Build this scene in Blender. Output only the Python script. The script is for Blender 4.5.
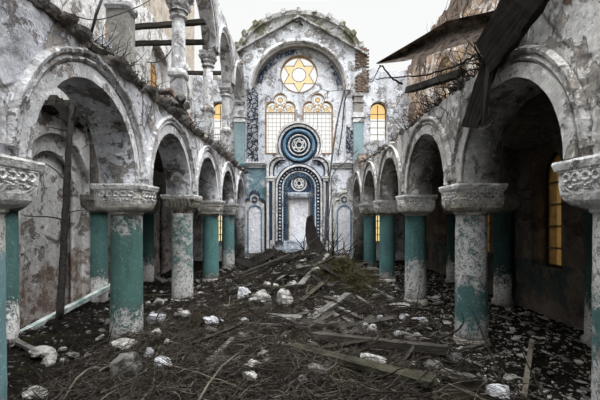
import bpy, bmesh, math, random
from mathutils import Vector, Matrix, noise
random.seed(7)
PI = math.pi
C = bpy.context.scene
for o in list(bpy.data.objects): bpy.data.objects.remove(o)
COL = C.collection

# ------------------------------------------------------------------ camera, world, light, exposure
EYE, F, VX, VY = 2.31, 373.0, 299.0, 217.0
cam_d = bpy.data.cameras.new('camera'); cam = bpy.data.objects.new('camera', cam_d); COL.objects.link(cam)
cam.location = (0, 0, EYE); cam.rotation_euler = (PI/2, 0, 0)
cam_d.sensor_width = 36; cam_d.lens = F/600*36
cam_d.shift_x = 1/600; cam_d.shift_y = 17/600
cam_d.clip_start = .05; cam_d.clip_end = 500
C.camera = cam
w = bpy.data.worlds.new('overcast_sky'); C.world = w; w.use_nodes = True
nt = w.node_tree; nt.nodes.clear()
wo = nt.nodes.new('ShaderNodeOutputWorld'); bg = nt.nodes.new('ShaderNodeBackground')
tc = nt.nodes.new('ShaderNodeTexCoord'); sx = nt.nodes.new('ShaderNodeSeparateXYZ'); cr = nt.nodes.new('ShaderNodeValToRGB')
nt.links.new(tc.outputs['Generated'], sx.inputs[0]); nt.links.new(sx.outputs['Z'], cr.inputs[0])
cr.color_ramp.elements[0].position = 0.0; cr.color_ramp.elements[0].color = (.76, .77, .76, 1)
cr.color_ramp.elements[1].position = 1.0; cr.color_ramp.elements[1].color = (8.6, 8.7, 8.9, 1)
e = cr.color_ramp.elements.new(.5); e.color = (.74, .75, .745, 1)
e = cr.color_ramp.elements.new(.66); e.color = (3.6, 3.65, 3.75, 1)
nt.links.new(cr.outputs[0], bg.inputs[0]); bg.inputs[1].default_value = 1.0
nt.links.new(bg.outputs[0], wo.inputs[0])
sd = bpy.data.lights.new('sun_through_cloud', 'SUN'); sun = bpy.data.objects.new('sun_through_cloud', sd); COL.objects.link(sun)
sd.energy = 2.1; sd.angle = math.radians(32); sd.color = (.97, .985, 1)
sun.rotation_euler = Vector((.16, -.42, 1.0)).to_track_quat('Z', 'Y').to_euler()      # hazy, from behind the camera, a little to the right
vs = C.view_settings
vs.view_transform = 'Standard'; vs.look = 'None'; vs.gamma = 1; vs.use_curve_mapping = False; vs.exposure = 0.35

# ------------------------------------------------------------------ helpers
def P(px, py, Y): return Vector(((px-VX)*Y/F, Y, EYE+(VY-py)*Y/F))
def fbm(x, y, z=0, o=4):
    return noise.fractal(Vector((x, y, z)), .6, 2.1, o)
def H(x, y):                                                     # top of the rubble
    h = .10 + .07*fbm(x*.8, y*.8, 1.3) + .045*fbm(x*3, y*3, 5)
    a = abs(x)
    nave = 1/(1+math.exp((a-2.5)*3.5))
    prof = .16 + .42*math.exp(-((x-.3)/1.5)**2)*math.exp(-((y-11.5)/4.2)**2)
    prof += .5*math.exp(-((x+1.3)/.9)**2-((y-15.8)/1.1)**2) + .45*math.exp(-((x-.9)/1.0)**2-((y-14.2)/1.6)**2)
    prof += .3*math.exp(-((x-1.3)/.7)**2-((y-10.3)/1.0)**2)
    prof += .35*math.exp(-((x)/2.2)**2-((y-17.6)/.9)**2)
    h += nave*prof*(1+.35*fbm(x*1.3, y*1.3, 9))
    if x < -2.3: h += .12*math.exp(-((y-6)/4)**2)
    h += nave*.05*fbm(x*5, y*5, 12)+.03*fbm(x*9, y*9, 3, 2)
    return max(h, .01)
def G(px, py, lift=0.0):                                          # where the view ray through a pixel meets the rubble
    Y = 1.5
    while Y < 19:
        p = P(px, py, Y)
        if p.z <= H(p.x, p.y)+lift: return p
        Y += .02
    return P(px, py, 18)
def tag(o, label, cat, group=None, kind=None):
    o['label'] = label; o['category'] = cat
    if group: o['group'] = group
    o['kind'] = kind or 'thing'
    return o
def link(name, me, m, parent=None):
    o = bpy.data.objects.new(name, me); COL.objects.link(o)
    if m and not me.materials: me.materials.append(m)
    if parent is not None:
        o.parent = parent; o.matrix_parent_inverse = Matrix.Translation(-parent.location)
    return o
def obj(name, bm, m, parent=None, smooth=False):
    bmesh.ops.recalc_face_normals(bm, faces=bm.faces)
    me = bpy.data.meshes.new(name); bm.to_mesh(me); bm.free()
    if smooth:
        for p in me.polygons: p.use_smooth = True
    return link(name, me, m, parent)
def empty(name, loc, label=None, cat=None, group=None, kind=None):
    o = bpy.data.objects.new(name, None); COL.objects.link(o); o.location = loc; o.empty_display_size = .2
    if label: tag(o, label, cat, group)
    if kind: o['kind'] = kind
    return o
def struct(o): o['kind'] = 'structure'; return o
# flat shape with holes -> solid plate. plane 'YZ' (u=Y, v=Z, extruded along X) or 'XZ' (u=X, v=Z, extruded along Y)
def plate_mesh(name, loops, d, plane, pos, bevel=0):
    cu = bpy.data.curves.new(name, 'CURVE'); cu.dimensions = '2D'; cu.fill_mode = 'BOTH'; cu.extrude = d/2
    for lp in loops:
        s = cu.splines.new('POLY'); s.points.add(len(lp)-1); s.use_cyclic_u = True
        for i, (u, v) in enumerate(lp): s.points[i].co = (u, v, 0, 1)
    o = bpy.data.objects.new(name, cu); COL.objects.link(o)
    dg = bpy.context.evaluated_depsgraph_get(); dg.update()
    me = bpy.data.meshes.new_from_object(o.evaluated_get(dg))
    bpy.data.objects.remove(o); bpy.data.curves.remove(cu)
    for v in me.vertices:
        u, q, t = v.co
        v.co = (pos+t, u, q) if plane == 'YZ' else (u, pos-t, q)
    bm = bmesh.new(); bm.from_mesh(me); bmesh.ops.remove_doubles(bm, verts=bm.verts, dist=1e-4)
    bmesh.ops.recalc_face_normals(bm, faces=bm.faces); bm.to_mesh(me); bm.free()
    me.materials.clear(); me.name = name
    return me
def plate(name, loops, d, plane, pos, m, parent=None):
    return link(name, plate_mesh(name, loops, d, plane, pos), m, parent)
def arc(cx, cz, r, a0, a1, n=24, jit=0, seed=0, rz=None):
    out = []
    for i in range(n+1):
        a = math.radians(a0+(a1-a0)*i/n)
        rr = r + (jit*fbm(cx*3+math.cos(a)*2.5, math.sin(a)*2.5, seed) if jit else 0)
        out.append((cx+rr*math.cos(a), cz+(rz/r if rz else 1)*rr*math.sin(a)))
    return out
def ragged(p, q, step=.12, amp=.05, seed=0, axis=1):
    n = max(2, int(math.dist(p, q)/step)); out = []
    for i in range(n+1):
        t = i/n; x = p[0]+(q[0]-p[0])*t; z = p[1]+(q[1]-p[1])*t
        d = amp*(fbm(x*2.3, z*2.3, seed)+.6*fbm(x*9, z*9, seed+4))*(0 if i in (0, n) else 1)
        out.append((x, z+d) if axis else (x+d, z))
    return out
def box(bm, c, s, rot=None, taper=1.0):
    M = Matrix.Translation(Vector(c)) @ (rot.to_4x4() if rot else Matrix.Identity(4))
    vs = []
    for z in (-1, 1):
        k = taper if z > 0 else 1
        for x, y in ((-1, -1), (1, -1), (1, 1), (-1, 1)):
            vs.append(bm.verts.new(M @ Vector((x*s[0]/2*k, y*s[1]/2*k, z*s[2]/2))))
    for f in ((0, 3, 2, 1), (4, 5, 6, 7), (0, 1, 5, 4), (1, 2, 6, 5), (2, 3, 7, 6), (3, 0, 4, 7)):
        bm.faces.new([vs[i] for i in f])
def tube(bm, pts, radii, n=6, closed=False):
    rings = []; pts = [Vector(p) for p in pts]; L = len(pts)
    for i, p in enumerate(pts):
        if closed: d = pts[(i+1) % L]-pts[i-1]
        else: d = pts[min(i+1, L-1)]-pts[max(i-1, 0)]
        d = d.normalized() if d.length > 1e-9 else Vector((0, 0, 1))
        a = d.cross(Vector((0, 0, 1)) if abs(d.z) < .9 else Vector((1, 0, 0))).normalized(); b = d.cross(a)
        r = radii[i] if isinstance(radii, (list, tuple)) else radii
        rings.append([bm.verts.new(p+(a*math.cos(2*PI*k/n)+b*math.sin(2*PI*k/n))*r) for k in range(n)])
    for i in range(L if closed else L-1):
        A, B = rings[i], rings[(i+1) % L]
        for k in range(n):
            try: bm.faces.new((A[k], A[(k+1) % n], B[(k+1) % n], B[k]))
            except ValueError: pass
    if not closed:
        bm.faces.new(rings[0][::-1]); bm.faces.new(rings[-1])
def lathe(bm, c, prof, n=32, wob=0, seed=0):
    rings = []
    for z, r in prof:
        rings.append([bm.verts.new((c[0]+(r+wob*fbm(math.cos(2*PI*k/n)*2, math.sin(2*PI*k/n)*2, z*2+seed))*math.cos(2*PI*k/n),
                                    c[1]+(r+wob*fbm(math.cos(2*PI*k/n)*2, math.sin(2*PI*k/n)*2, z*2+seed))*math.sin(2*PI*k/n), c[2]+z)) for k in range(n)])
    for A, B in zip(rings, rings[1:]):
        for k in range(n): bm.faces.new((A[k], A[(k+1) % n], B[(k+1) % n], B[k]))
    bm.faces.new(rings[0][::-1]); bm.faces.new(rings[-1])
def loft_sq(bm, c, prof, n=48, wob=0, seed=0):                    # prof: (z, half width, exponent) superellipse sections
    rings = []
    for z, a, e in prof:
        R = []
        for k in range(n):
            t = 2*PI*k/n; ct, st = math.cos(t), math.sin(t)
            s = (abs(ct)**e+abs(st)**e)**(-1/e)
            rr = a*s + wob*fbm(ct*3, st*3, z*4+seed)
            R.append(bm.verts.new((c[0]+rr*ct, c[1]+rr*st, c[2]+z)))
        rings.append(R)
    for A, B in zip(rings, rings[1:]):
        for k in range(n): bm.faces.new((A[k], A[(k+1) % n], B[(k+1) % n], B[k]))
    bm.faces.new(rings[0][::-1]); bm.faces.new(rings[-1])
def sweep_arc(bm, X, cy, cz, prof, a0=0, a1=180, n=40, plane='YZ', jit=0, seed=0):
    # prof: (radius, depth) pairs; depth measured along the wall normal
    rings = []
    for i in range(n+1):
        a = math.radians(a0+(a1-a0)*i/n); R = []
        j = jit*fbm(i*.35, cy, seed)
        for r, d in prof:
            rr = r+j*.5; dd = d*(1+j*6)
            if plane == 'YZ': R.append(bm.verts.new((X+dd, cy+rr*math.cos(a), cz+rr*math.sin(a))))
            else: R.append(bm.verts.new((cy+rr*math.cos(a), X+dd, cz+rr*math.sin(a))))
        rings.append(R)
    m = len(prof)
    for A, B in zip(rings, rings[1:]):
        for k in range(m): bm.faces.new((A[k], A[(k+1) % m], B[(k+1) % m], B[k]))
    bm.faces.new(rings[0]); bm.faces.new(rings[-1][::-1])
def run(bm, prof, y0, y1, X, sgn, amp=0, seed=0, step=.15):        # moulding along Y; prof (out, z)
    n = max(1, int((y1-y0)/step)); rings = []
    for i in range(n+1):
        y = y0+(y1-y0)*i/n; R = []
        k = 1+amp*fbm(y*1.7, seed, 2)+amp*.7*fbm(y*6, seed, 5)
        for o_, z in prof: R.append(bm.verts.new((X+sgn*o_*max(k, .12), y, z+amp*.05*fbm(y*4, z, seed))))
        rings.append(R)
    m = len(prof)
    for A, B in zip(rings, rings[1:]):
        for k in range(m): bm.faces.new((A[k], A[(k+1) % m], B[(k+1) % m], B[k]))
    bm.faces.new(rings[0]); bm.faces.new(rings[-1][::-1])

# ------------------------------------------------------------------ materials
class NG:
    def __init__(s, name):
        s.m = bpy.data.materials.new(name); s.m.use_nodes = True; s.t = s.m.node_tree; s.t.nodes.clear()
        s.out = s.t.nodes.new('ShaderNodeOutputMaterial'); s.b = s.t.nodes.new('ShaderNodeBsdfPrincipled')
        s.t.links.new(s.b.outputs[0], s.out.inputs[0]); s.b.inputs['Roughness'].default_value = .9
        s.b.inputs['Specular IOR Level'].default_value = .2
        s.pos = s.t.nodes.new('ShaderNodeNewGeometry').outputs['Position']
        sp = s.t.nodes.new('ShaderNodeSeparateXYZ'); s.t.links.new(s.pos, sp.inputs[0]); s.X, s.Y, s.Z = sp.outputs
    def _in(s, n, i, v):
        if v is None: return
        if hasattr(v, 'links') and hasattr(v, 'node'): s.t.links.new(v, n.inputs[i])
        else: n.inputs[i].default_value = (tuple(v)+(1,) if isinstance(v, (tuple, list)) and len(v) == 3 and n.inputs[i].type == 'RGBA' else v)
    def scale(s, v, sc):
        n = s.t.nodes.new('ShaderNodeVectorMath'); n.operation = 'MULTIPLY'; s._in(n, 0, v); s._in(n, 1, sc); return n.outputs[0]
    def noise(s, sc, det=6, ro=.6, vec=None, dist=0):
        n = s.t.nodes.new('ShaderNodeTexNoise'); s._in(n, 'Vector', vec or s.pos); s._in(n, 'Scale', sc)
        s._in(n, 'Detail', det); s._in(n, 'Roughness', ro); s._in(n, 'Distortion', dist); return n.outputs['Fac']
    def voro(s, sc, vec=None, feat='F1', out='Distance'):
        n = s.t.nodes.new('ShaderNodeTexVoronoi'); n.feature = feat; s._in(n, 'Vector', vec or s.pos); s._in(n, 'Scale', sc); return n.outputs[out]
    def rng(s, v, a, b, c=0., d=1.):
        n = s.t.nodes.new('ShaderNodeMapRange'); s._in(n, 0, v); s._in(n, 1, a); s._in(n, 2, b); s._in(n, 3, c); s._in(n, 4, d); return n.outputs[0]
    def math(s, op, a, b=None):
        n = s.t.nodes.new('ShaderNodeMath'); n.operation = op; s._in(n, 0, a); s._in(n, 1, b); return n.outputs[0]
    def mix(s, f, a, b, mode='MIX'):
        n = s.t.nodes.new('ShaderNodeMix'); n.data_type = 'RGBA'; n.blend_type = mode
        s._in(n, 0, f); s._in(n, 6, a); s._in(n, 7, b); return n.outputs[2]
    def brick(s, c1, c2, mor, sc=1, vec=None):
        n = s.t.nodes.new('ShaderNodeTexBrick'); s._in(n, 'Vector', vec); s._in(n, 'Color1', c1); s._in(n, 'Color2', c2); s._in(n, 'Mortar', mor)
        s._in(n, 'Scale', sc); s._in(n, 'Brick Width', .27); s._in(n, 'Row Height', .085); s._in(n, 'Mortar Size', .012); return n.outputs
    def bump(s, h, st=.5, d=.02, prev=None):
        n = s.t.nodes.new('ShaderNodeBump'); s._in(n, 'Height', h); s._in(n, 'Strength', st); s._in(n, 'Distance', d)
        if prev: s._in(n, 'Normal', prev)
        return n.outputs[0]
    def fin(s, col, nor=None, rough=None):
        s._in(s.b, 'Base Color', col)
        if nor: s._in(s.b, 'Normal', nor)
        if rough is not None: s._in(s.b, 'Roughness', rough)
        return s.m
def hexc(r, g, b, k=1.0):
    f = lambda c: ((c/255+.055)/1.055)**2.4 if c > 10 else c/255/12.92
    return (f(r)*k, f(g)*k, f(b)*k)

def plaster(name, light=(.62, .63, .65), mid=(.36, .37, .38), dark=(.07, .065, .06), peel=.56, brickamt=.72, wall='YZ', streak=.5,
            under=(.26, .22, .18), zbands=None, stain=.5, crack=True):
    g = NG(name)
    big = g.noise(.55, 5, .6); med = g.noise(2.1, 9, .68, dist=.4); fine = g.noise(11, 8, .7)
    st = g.noise(2.4, 7, .65, vec=g.scale(g.pos, (1, 1, .22)))
    col = g.mix(g.rng(big, .38, .62), light, mid)
    col = g.mix(g.rng(fine, .38, .68, 0, .6), col, tuple(c*.62 for c in mid))
    # flaked skim coat: bare render below
    pf = g.rng(med, peel, peel+.025)
    bare = g.mix(g.rng(fine, .4, .6), under, tuple(c*.5 for c in under))
    col = g.mix(g.math('MULTIPLY', pf, .75), col, bare)
    col = g.mix(g.rng(st, .52, .70, 0, streak), col, dark)
    col = g.mix(g.rng(g.noise(1.3, 8, .7, dist=1.0), .56, .68, 0, stain), col, dark)
    if crack:
        cv = g.mix(.06, g.pos, g.t.nodes[0].outputs[0] if False else g.noise(2.5, 5, .6), 'ADD')
        ck = g.voro(.55, vec=cv, feat='DISTANCE_TO_EDGE')
        ckm = g.math('MULTIPLY', g.rng(ck, 0.004, .016, 1, 0), g.rng(g.noise(.9, 2), .48, .55))
        col = g.mix(g.math('MULTIPLY', ckm, .85), col, dark)
    edge = g.rng(g.math('ABSOLUTE', g.math('SUBTRACT', med, peel)), .002, .014, .8, 0)
    col = g.mix(edge, col, dark)
    pits = g.rng(g.noise(15, 9, .82), .55, .61, 0, .85)
    col = g.mix(g.math('MULTIPLY', pits, g.rng(g.noise(1.1, 6, .7), .40, .56)), col, dark)
    # white flakes left over
    wf = g.rng(g.noise(4.2, 9, .78, dist=.6), .57, .59)
    col = g.mix(g.math('MULTIPLY', wf, .8), col, tuple(min(1, c*1.12) for c in light))
    if brickamt < 1:
        if wall == 'YZ':
            cb = g.t.nodes.new('ShaderNodeCombineXYZ'); g._in(cb, 0, g.Y); g._in(cb, 1, g.Z); v = cb.outputs[0]
        else:
            cb = g.t.nodes.new('ShaderNodeCombineXYZ'); g._in(cb, 0, g.X); g._in(cb, 1, g.Z); v = cb.outputs[0]
        bo = g.brick((.17, .095, .06), (.26, .17, .11), (.19, .17, .15), vec=v)
        bcol = g.mix(g.rng(fine, .35, .7), bo['Color'], (.12, .10, .085))
        bf = g.noise(.8, 8, .62, dist=.5)
        if zbands:
            for (z0, z1, amt) in zbands:
                b = g.math('MULTIPLY', g.rng(g.Z, z0-.25, z0, 0, amt), g.rng(g.Z, z1, z1+.25, 1, 0))
                bf = g.math('ADD', bf, b)
        col = g.mix(g.rng(bf, brickamt, brickamt+.03), col, bcol)
        hb = g.math('MULTIPLY', g.rng(bf, brickamt-.01, brickamt+.03), -1.6)
    else: hb = 0.0
    h = g.math('ADD', g.math('MULTIPLY', pf, -.5), g.math('ADD', g.math('MULTIPLY', med, 1.2), g.math('MULTIPLY', fine, .9)))
    h = g.math('ADD', h, hb)
    return g, col, g.bump(h, 1.0, .06)
def mk(g, col, nor): return g.fin(col, nor)

m_arc_l = mk(*plaster('grey_plaster_left', (.82, .83, .86), (.50, .51, .54), peel=.54, stain=.75, streak=.65, brickamt=.76, zbands=[(4.72, 5.3, .22)]))
m_arc_r = mk(*plaster('grey_plaster_right', (.70, .69, .66), (.36, .355, .34), peel=.53, brickamt=.74, stain=.75, zbands=[(4.5, 5.6, .2)], streak=.6))
m_upper = mk(*plaster('white_plaster_upper', (.80, .80, .81), (.42, .42, .43), peel=.55, brickamt=.70, stain=.8, streak=.65))
m_arch = mk(*plaster('moulding_plaster', (.76, .76, .77), (.46, .46, .46), peel=.56, brickamt=1, stain=.55, streak=.5, crack=False))
g, col, nor = plaster('outer_wall_left', (.84, .83, .81), (.58, .57, .55), peel=.55, brickamt=.74, under=(.2, .15, .11), zbands=[(4.2, 5.0, .16)])
low = g.math('ADD', g.rng(g.Z, .6, 2.4, .34, -.06), g.noise(1.6, 8, .7)); pk = g.noise(4, 8, .75)
col = g.mix(g.rng(low, .68, .74), col, g.mix(g.rng(pk, .46, .54), (.20, .15, .12), (.46, .42, .40)))
col = g.mix(g.rng(g.Z, 9.55, 9.65), col, g.mix(g.rng(pk, .4, .6), (.50, .45, .38), (.34, .28, .22)))
m_out_l = mk(g, col, nor)
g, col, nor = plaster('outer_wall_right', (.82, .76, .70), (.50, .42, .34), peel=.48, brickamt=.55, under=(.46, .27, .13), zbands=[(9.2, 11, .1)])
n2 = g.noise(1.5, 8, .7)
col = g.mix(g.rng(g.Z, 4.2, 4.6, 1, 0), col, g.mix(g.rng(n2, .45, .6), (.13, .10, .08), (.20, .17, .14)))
dado = g.math('MULTIPLY', g.rng(g.Z, 1.28, 1.32, .8, 0), g.rng(g.math('ADD', n2, g.rng(g.Z, .4, 1.2, .12, 0)), .60, .54))
col = g.mix(dado, col, (.055, .085, .08))
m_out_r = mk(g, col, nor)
m_east = mk(*plaster('facade_plaster', (.74, .76, .80), (.50, .52, .56), peel=.62, brickamt=.74, wall='XZ', stain=.3, streak=.35, zbands=[(9.0, 9.9, .2)]))
g, col, nor = plaster('facade_centre_plaster', (.82, .84, .88), (.58, .60, .64), peel=.57, brickamt=1, wall='XZ', stain=.6, streak=.55)
m_recess = mk(g, col, nor)
g, col, nor = plaster('facade_front_plaster', (.78, .80, .84), (.50, .52, .55), peel=.54, brickamt=.70, wall='XZ', stain=.8, streak=.65)
ax = g.math('ABSOLUTE', g.X)
tl = g.math('MULTIPLY', g.math('MULTIPLY', g.rng(g.Z, 5.0, 5.1, 1, 0), g.rng(g.X, -1.2, -1.5)), g.rng(g.noise(1.2, 7, .7), .64, .55))
tl = g.math('MULTIPLY', tl, g.rng(g.Z, 2.6, 3.0))
col = g.mix(g.math('MULTIPLY', tl, .85), col, (.10, .21, .24))
m_front = mk(g, col, nor)
g, col, nor = plaster('gable_render', (.52, .52, .51), (.34, .34, .33), peel=.55, brickamt=1, wall='XZ', stain=.6)
ms = g.math('MULTIPLY', g.rng(g.noise(.9, 7, .6), .5, .56), g.rng(g.Z, 10.8, 11.4))
m_gable = mk(g, g.mix(g.math('MULTIPLY', ms, .85), col, (.075, .07, .03)), nor)
g, col, nor = plaster('aisle_end_plaster', (.62, .62, .63), (.38, .38, .38), peel=.58, brickamt=1, wall='XZ')
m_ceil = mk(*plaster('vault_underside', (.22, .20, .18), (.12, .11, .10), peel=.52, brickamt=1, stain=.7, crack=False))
g, col, nor = plaster('carved_stone', (.64, .61, .55), (.36, .33, .28), peel=.60, brickamt=1, stain=.65, streak=.5, crack=False); m_stone = mk(g, col, nor)
g, col, nor = plaster('pale_carved_stone', (.78, .78, .76), (.50, .49, .47), peel=.62, brickamt=1, stain=.55, streak=.45, crack=False); m_stone2 = mk(g, col, nor)
g, col, nor = plaster('dark_carved_stone', (.34, .33, .30), (.2, .19, .17), peel=.6, brickamt=1, stain=.6, streak=.5, crack=False); m_stone3 = mk(g, col, nor)
g, col, nor = plaster('brick_red', (.20, .12, .085), (.12, .085, .065), peel=.5, brickamt=1, stain=.5, crack=False); m_brick = mk(g, col, nor)
m_ledge = mk(*plaster('broken_ledge', (.36, .34, .32), (.12, .11, .10), peel=.5, brickamt=.60, stain=.8, crack=False))  # brick and plaster ledge, colour darkened to take in its shadow
m_arch_r = mk(*plaster('moulding_plaster_right', (.64, .63, .60), (.36, .35, .33), peel=.54, brickamt=1, stain=.5, streak=.55))

def paint(name, teal, bias, zlo=.45, zhi=None, hibias=0.0, white=(.60, .605, .58)):
    g = NG(name)
    n1 = g.noise(5.5, 9, .75, dist=.6); n2 = g.noise(22, 8, .78); n3 = g.noise(.9, 4)
    t = g.mix(g.rng(n3, .35, .65), teal, tuple(c*.62 for c in teal))
    t = g.mix(g.rng(g.noise(22, 8, .8), .55, .62, 0, .55), t, tuple(min(1, c*1.6+.08) for c in teal))
    t = g.mix(g.rng(g.noise(5, 8, .75, vec=g.scale(g.pos, (1, 1, .3))), .54, .66, 0, .5), t, tuple(c*.35 for c in teal))
    wcol = g.mix(g.rng(n2, .35, .65), white, tuple(c*.42 for c in white))
    wcol = g.mix(g.rng(g.noise(11, 9, .8), .52, .56, 0, .85), wcol, (.10, .09, .08))
    v = g.math('ADD', g.math('ADD', g.math('MULTIPLY', n1, .5), g.math('MULTIPLY', n2, .5)), bias)
    v = g.math('ADD', v, g.rng(g.Z, zlo-.15, zlo+.75, .22, 0))
    if zhi: v = g.math('ADD', v, g.rng(g.Z, zhi-.25, zhi+.2, 0, hibias))
    f = g.rng(v, .585, .60)
    col = g.mix(f, t, wcol)
    col = g.mix(g.rng(g.Z, .05, .5, .75, 0), col, (.12, .11, .10))
    h = g.math('ADD', g.math('MULTIPLY', f, -.6), g.math('MULTIPLY', n2, .5))
    g.b.inputs['Roughness'].default_value = .75
    return g.fin(col, g.bump(h, .7, .015))
TE = (.062, .145, .140); TG = (.058, .125, .112); TB = (.14, .25, .265)

def simple(name, c1, c2, sc=6, b=.6, d=.02, rough=.9, metal=0, stretch=None):
    g = NG(name); v = g.scale(g.pos, stretch) if stretch else None
    n = g.noise(sc, 8, .68, vec=v); g.b.inputs['Metallic'].default_value = metal
    return g.fin(g.mix(g.rng(n, .35, .65), c1, c2), g.bump(n, b, d), rough)
def grain(name, c1, c2):
    g = NG(name); tcn = g.t.nodes.new('ShaderNodeTexCoord').outputs['Object']
    n = g.noise(3, 8, .7, vec=g.scale(tcn, (1, 14, 14)), dist=.4); n2 = g.noise(2.2, 6, .6)
    col = g.mix(g.rng(n, .35, .65), c1, c2); col = g.mix(g.rng(n2, .5, .7, 0, .6), col, tuple(c*.4 for c in c1))
    return g.fin(col, g.bump(n, .8, .012), .85)
m_wood = grain('weathered_timber', (.02, .018, .015), (.065, .058, .05))
m_char = grain('charred_timber', (.012, .011, .010), (.045, .04, .035))
m_plank = grain('pale_grey_plank', (.045, .042, .038), (.17, .165, .15))
m_moss_plank = grain('mossy_plank', (.018, .017, .011), (.048, .045, .032))
m_tin = simple('rusted_sheet', (.012, .010, .008), (.13, .105, .085), 8, .9, .03, .85, 0)
m_iron = simple('dark_iron', (.02, .02, .022), (.06, .055, .05), 12, .4, .01, .6, .4)
m_twig = simple('dry_twig', (.03, .026, .021), (.13, .115, .09), 5)
m_twig_d = simple('dark_twig', (.006, .005, .004), (.03, .025, .02), 5)
m_twig_m = simple('mid_twig', (.010, .008, .006), (.060, .050, .039), 14)
m_bark = simple('rough_bark', (.014, .012, .011), (.06, .053, .048), 18, .9, .03)
m_rock = simple('pale_rubble_stone', (.08, .075, .065), (.38, .37, .34), 9, 1, .05)
m_white = simple('broken_white_plaster', (.12, .12, .125), (.52, .53, .55), 13, 1, .04)
m_grey = simple('grey_rubble', (.03, .028, .026), (.14, .135, .125), 9, 1, .04)
m_moss = simple('brown_moss', (.012, .011, .005), (.045, .040, .017), 10, 1, .03)
m_pipe = simple('chipped_pale_pole', (.12, .22, .20), (.62, .64, .62), 4, .4, .01)
def glass(name, tint, milk, mk_):
    m = bpy.data.materials.new(name); m.use_nodes = True; t = m.node_tree; t.nodes.clear()
    o = t.nodes.new('ShaderNodeOutputMaterial'); tr = t.nodes.new('ShaderNodeBsdfTransparent'); tr.inputs[0].default_value = tint+(1,)
    tl_ = t.nodes.new('ShaderNodeBsdfTranslucent'); mx = t.nodes.new('ShaderNodeMixShader')
    nz = t.nodes.new('ShaderNodeTexNoise'); nz.inputs['Scale'].default_value = 5
    rp = t.nodes.new('ShaderNodeMapRange'); rp.inputs[1].default_value = .35; rp.inputs[2].default_value = .7; rp.inputs[3].default_value = mk_*.5; rp.inputs[4].default_value = mk_*1.3
    ge = t.nodes.new('ShaderNodeNewGeometry'); t.links.new(ge.outputs['Position'], nz.inputs[0]); t.links.new(nz.outputs[0], rp.inputs[0])
    tl_.inputs[0].default_value = milk+(1,)
    t.links.new(rp.outputs[0], mx.inputs[0]); t.links.new(tr.outputs[0], mx.inputs[1]); t.links.new(tl_.outputs[0], mx.inputs[2]); t.links.new(mx.outputs[0], o.inputs[0])
    return m
m_clear = glass('milky_glass', (1, 1, 1), (.95, .95, .95), .05)
m_amber = glass('pale_amber_glass', (1.0, .90, .70), (.95, .85, .62), .1)
m_amber2 = glass('deep_amber_glass', (.99, .83, .56), (.9, .7, .45), .12)
m_amber4 = glass('brown_amber_glass', (.72, .54, .34), (.6, .42, .22), .3)
m_amber3 = glass('grimy_amber_glass', (.40, .31, .19), (.22, .16, .09), .25)
m_lead = simple('window_bars', (.14, .10, .06), (.26, .20, .14), 8)
m_ochre = simple('ochre_reveal', (.12, .07, .035), (.36, .24, .13), 5, .5)
def pl(name, a, b, **k):
    k = dict(dict(peel=.60, brickamt=1, wall='XZ', stain=.45, streak=.45, crack=False), **k); return mk(*plaster(name, a, b, **k))
m_navy = pl('navy_paint', (.05, .08, .13), (.012, .022, .045), peel=.60, under=(.5, .52, .56), stain=.3)
m_blue = pl('faded_blue_paint', (.22, .36, .46), (.07, .15, .24), peel=.60, under=(.5, .52, .56))
m_bluewhite = pl('pale_blue_limewash', (.74, .78, .84), (.48, .54, .62), peel=.55)
m_whitep = pl('white_door_paint', (.84, .84, .87), (.68, .68, .71), stain=.2, streak=.25, peel=.66)
m_tealp = paint('pale_teal_pilaster', (.24, .34, .36), -.01, zlo=-5)
m_tealp2 = paint('teal_pilaster_low', (.07, .16, .165), -.02, zlo=-5)
def filigree(name, base, ink, sc=5, thr=.17):
    g = NG(name); n = g.noise(sc*.8, 3, .5)
    v = g.mix(.35, g.scale(g.pos, (1, 1, 1)), g.noise(sc*.6, 2), 'ADD')
    a = g.voro(sc, vec=v, feat='DISTANCE_TO_EDGE'); r = g.voro(sc, vec=v)
    rings = g.math('ABSOLUTE', g.math('SINE', g.math('MULTIPLY', r, 22)))
    f = g.math('MAXIMUM', g.rng(a, thr*.5, thr*.8, 1, 0), g.rng(rings, .45, .6))
    f = g.math('MULTIPLY', f, g.rng(g.noise(1.8, 6, .7), .66, .58))
    return g.fin(g.mix(f, base, ink), g.bump(f, .6, .02))
m_fil = filigree('painted_scrollwork', (.66, .68, .72), (.016, .020, .030), 4.6)
m_fil2 = filigree('painted_frieze', (.64, .68, .74), (.022, .036, .07), 4.2)
# rubble ground
g = NG('rubble_ground')
n1 = g.noise(1.2, 8, .7); n2 = g.noise(9, 8, .75, dist=.4); n3 = g.noise(30, 4, .7)
col = g.mix(g.rng(n1, .4, .62), (.004, .0035, .003), (.016, .013, .010))
col = g.mix(g.rng(n2, .60, .66), col, (.07, .066, .06)); col = g.mix(g.rng(n3, .3, .6, .5, 0), col, (.008, .007, .006))
col = g.mix(g.math('MULTIPLY', g.rng(g.noise(.8, 5), .55, .62), .5), col, (.022, .02, .009))
h = g.math('ADD', g.math('MULTIPLY', n2, 1.0), g.math('MULTIPLY', n3, .4))
m_ground = g.fin(col, g.bump(h, 1, .08))
for mm in (m_ground, m_twig, m_twig_d, m_plank, m_wood, m_char, m_moss_plank, m_grey, m_tin, m_moss):
    mm.node_tree.nodes['Principled BSDF'].inputs['Specular IOR Level'].default_value = .04
m_outside = simple('outside_ground', (.10, .10, .06), (.20, .18, .12), 2)

# ------------------------------------------------------------------ dimensions
XC, S, Y0, YE = 3.0, 3.1, 3.4, 18.9
cols = [Y0+S*n for n in range(5)]                      # 3.4 6.5 9.6 12.7 15.8
XO_L, XO_R = -5.3, 5.5
ZA = 2.86                                              # top of the capitals

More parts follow.
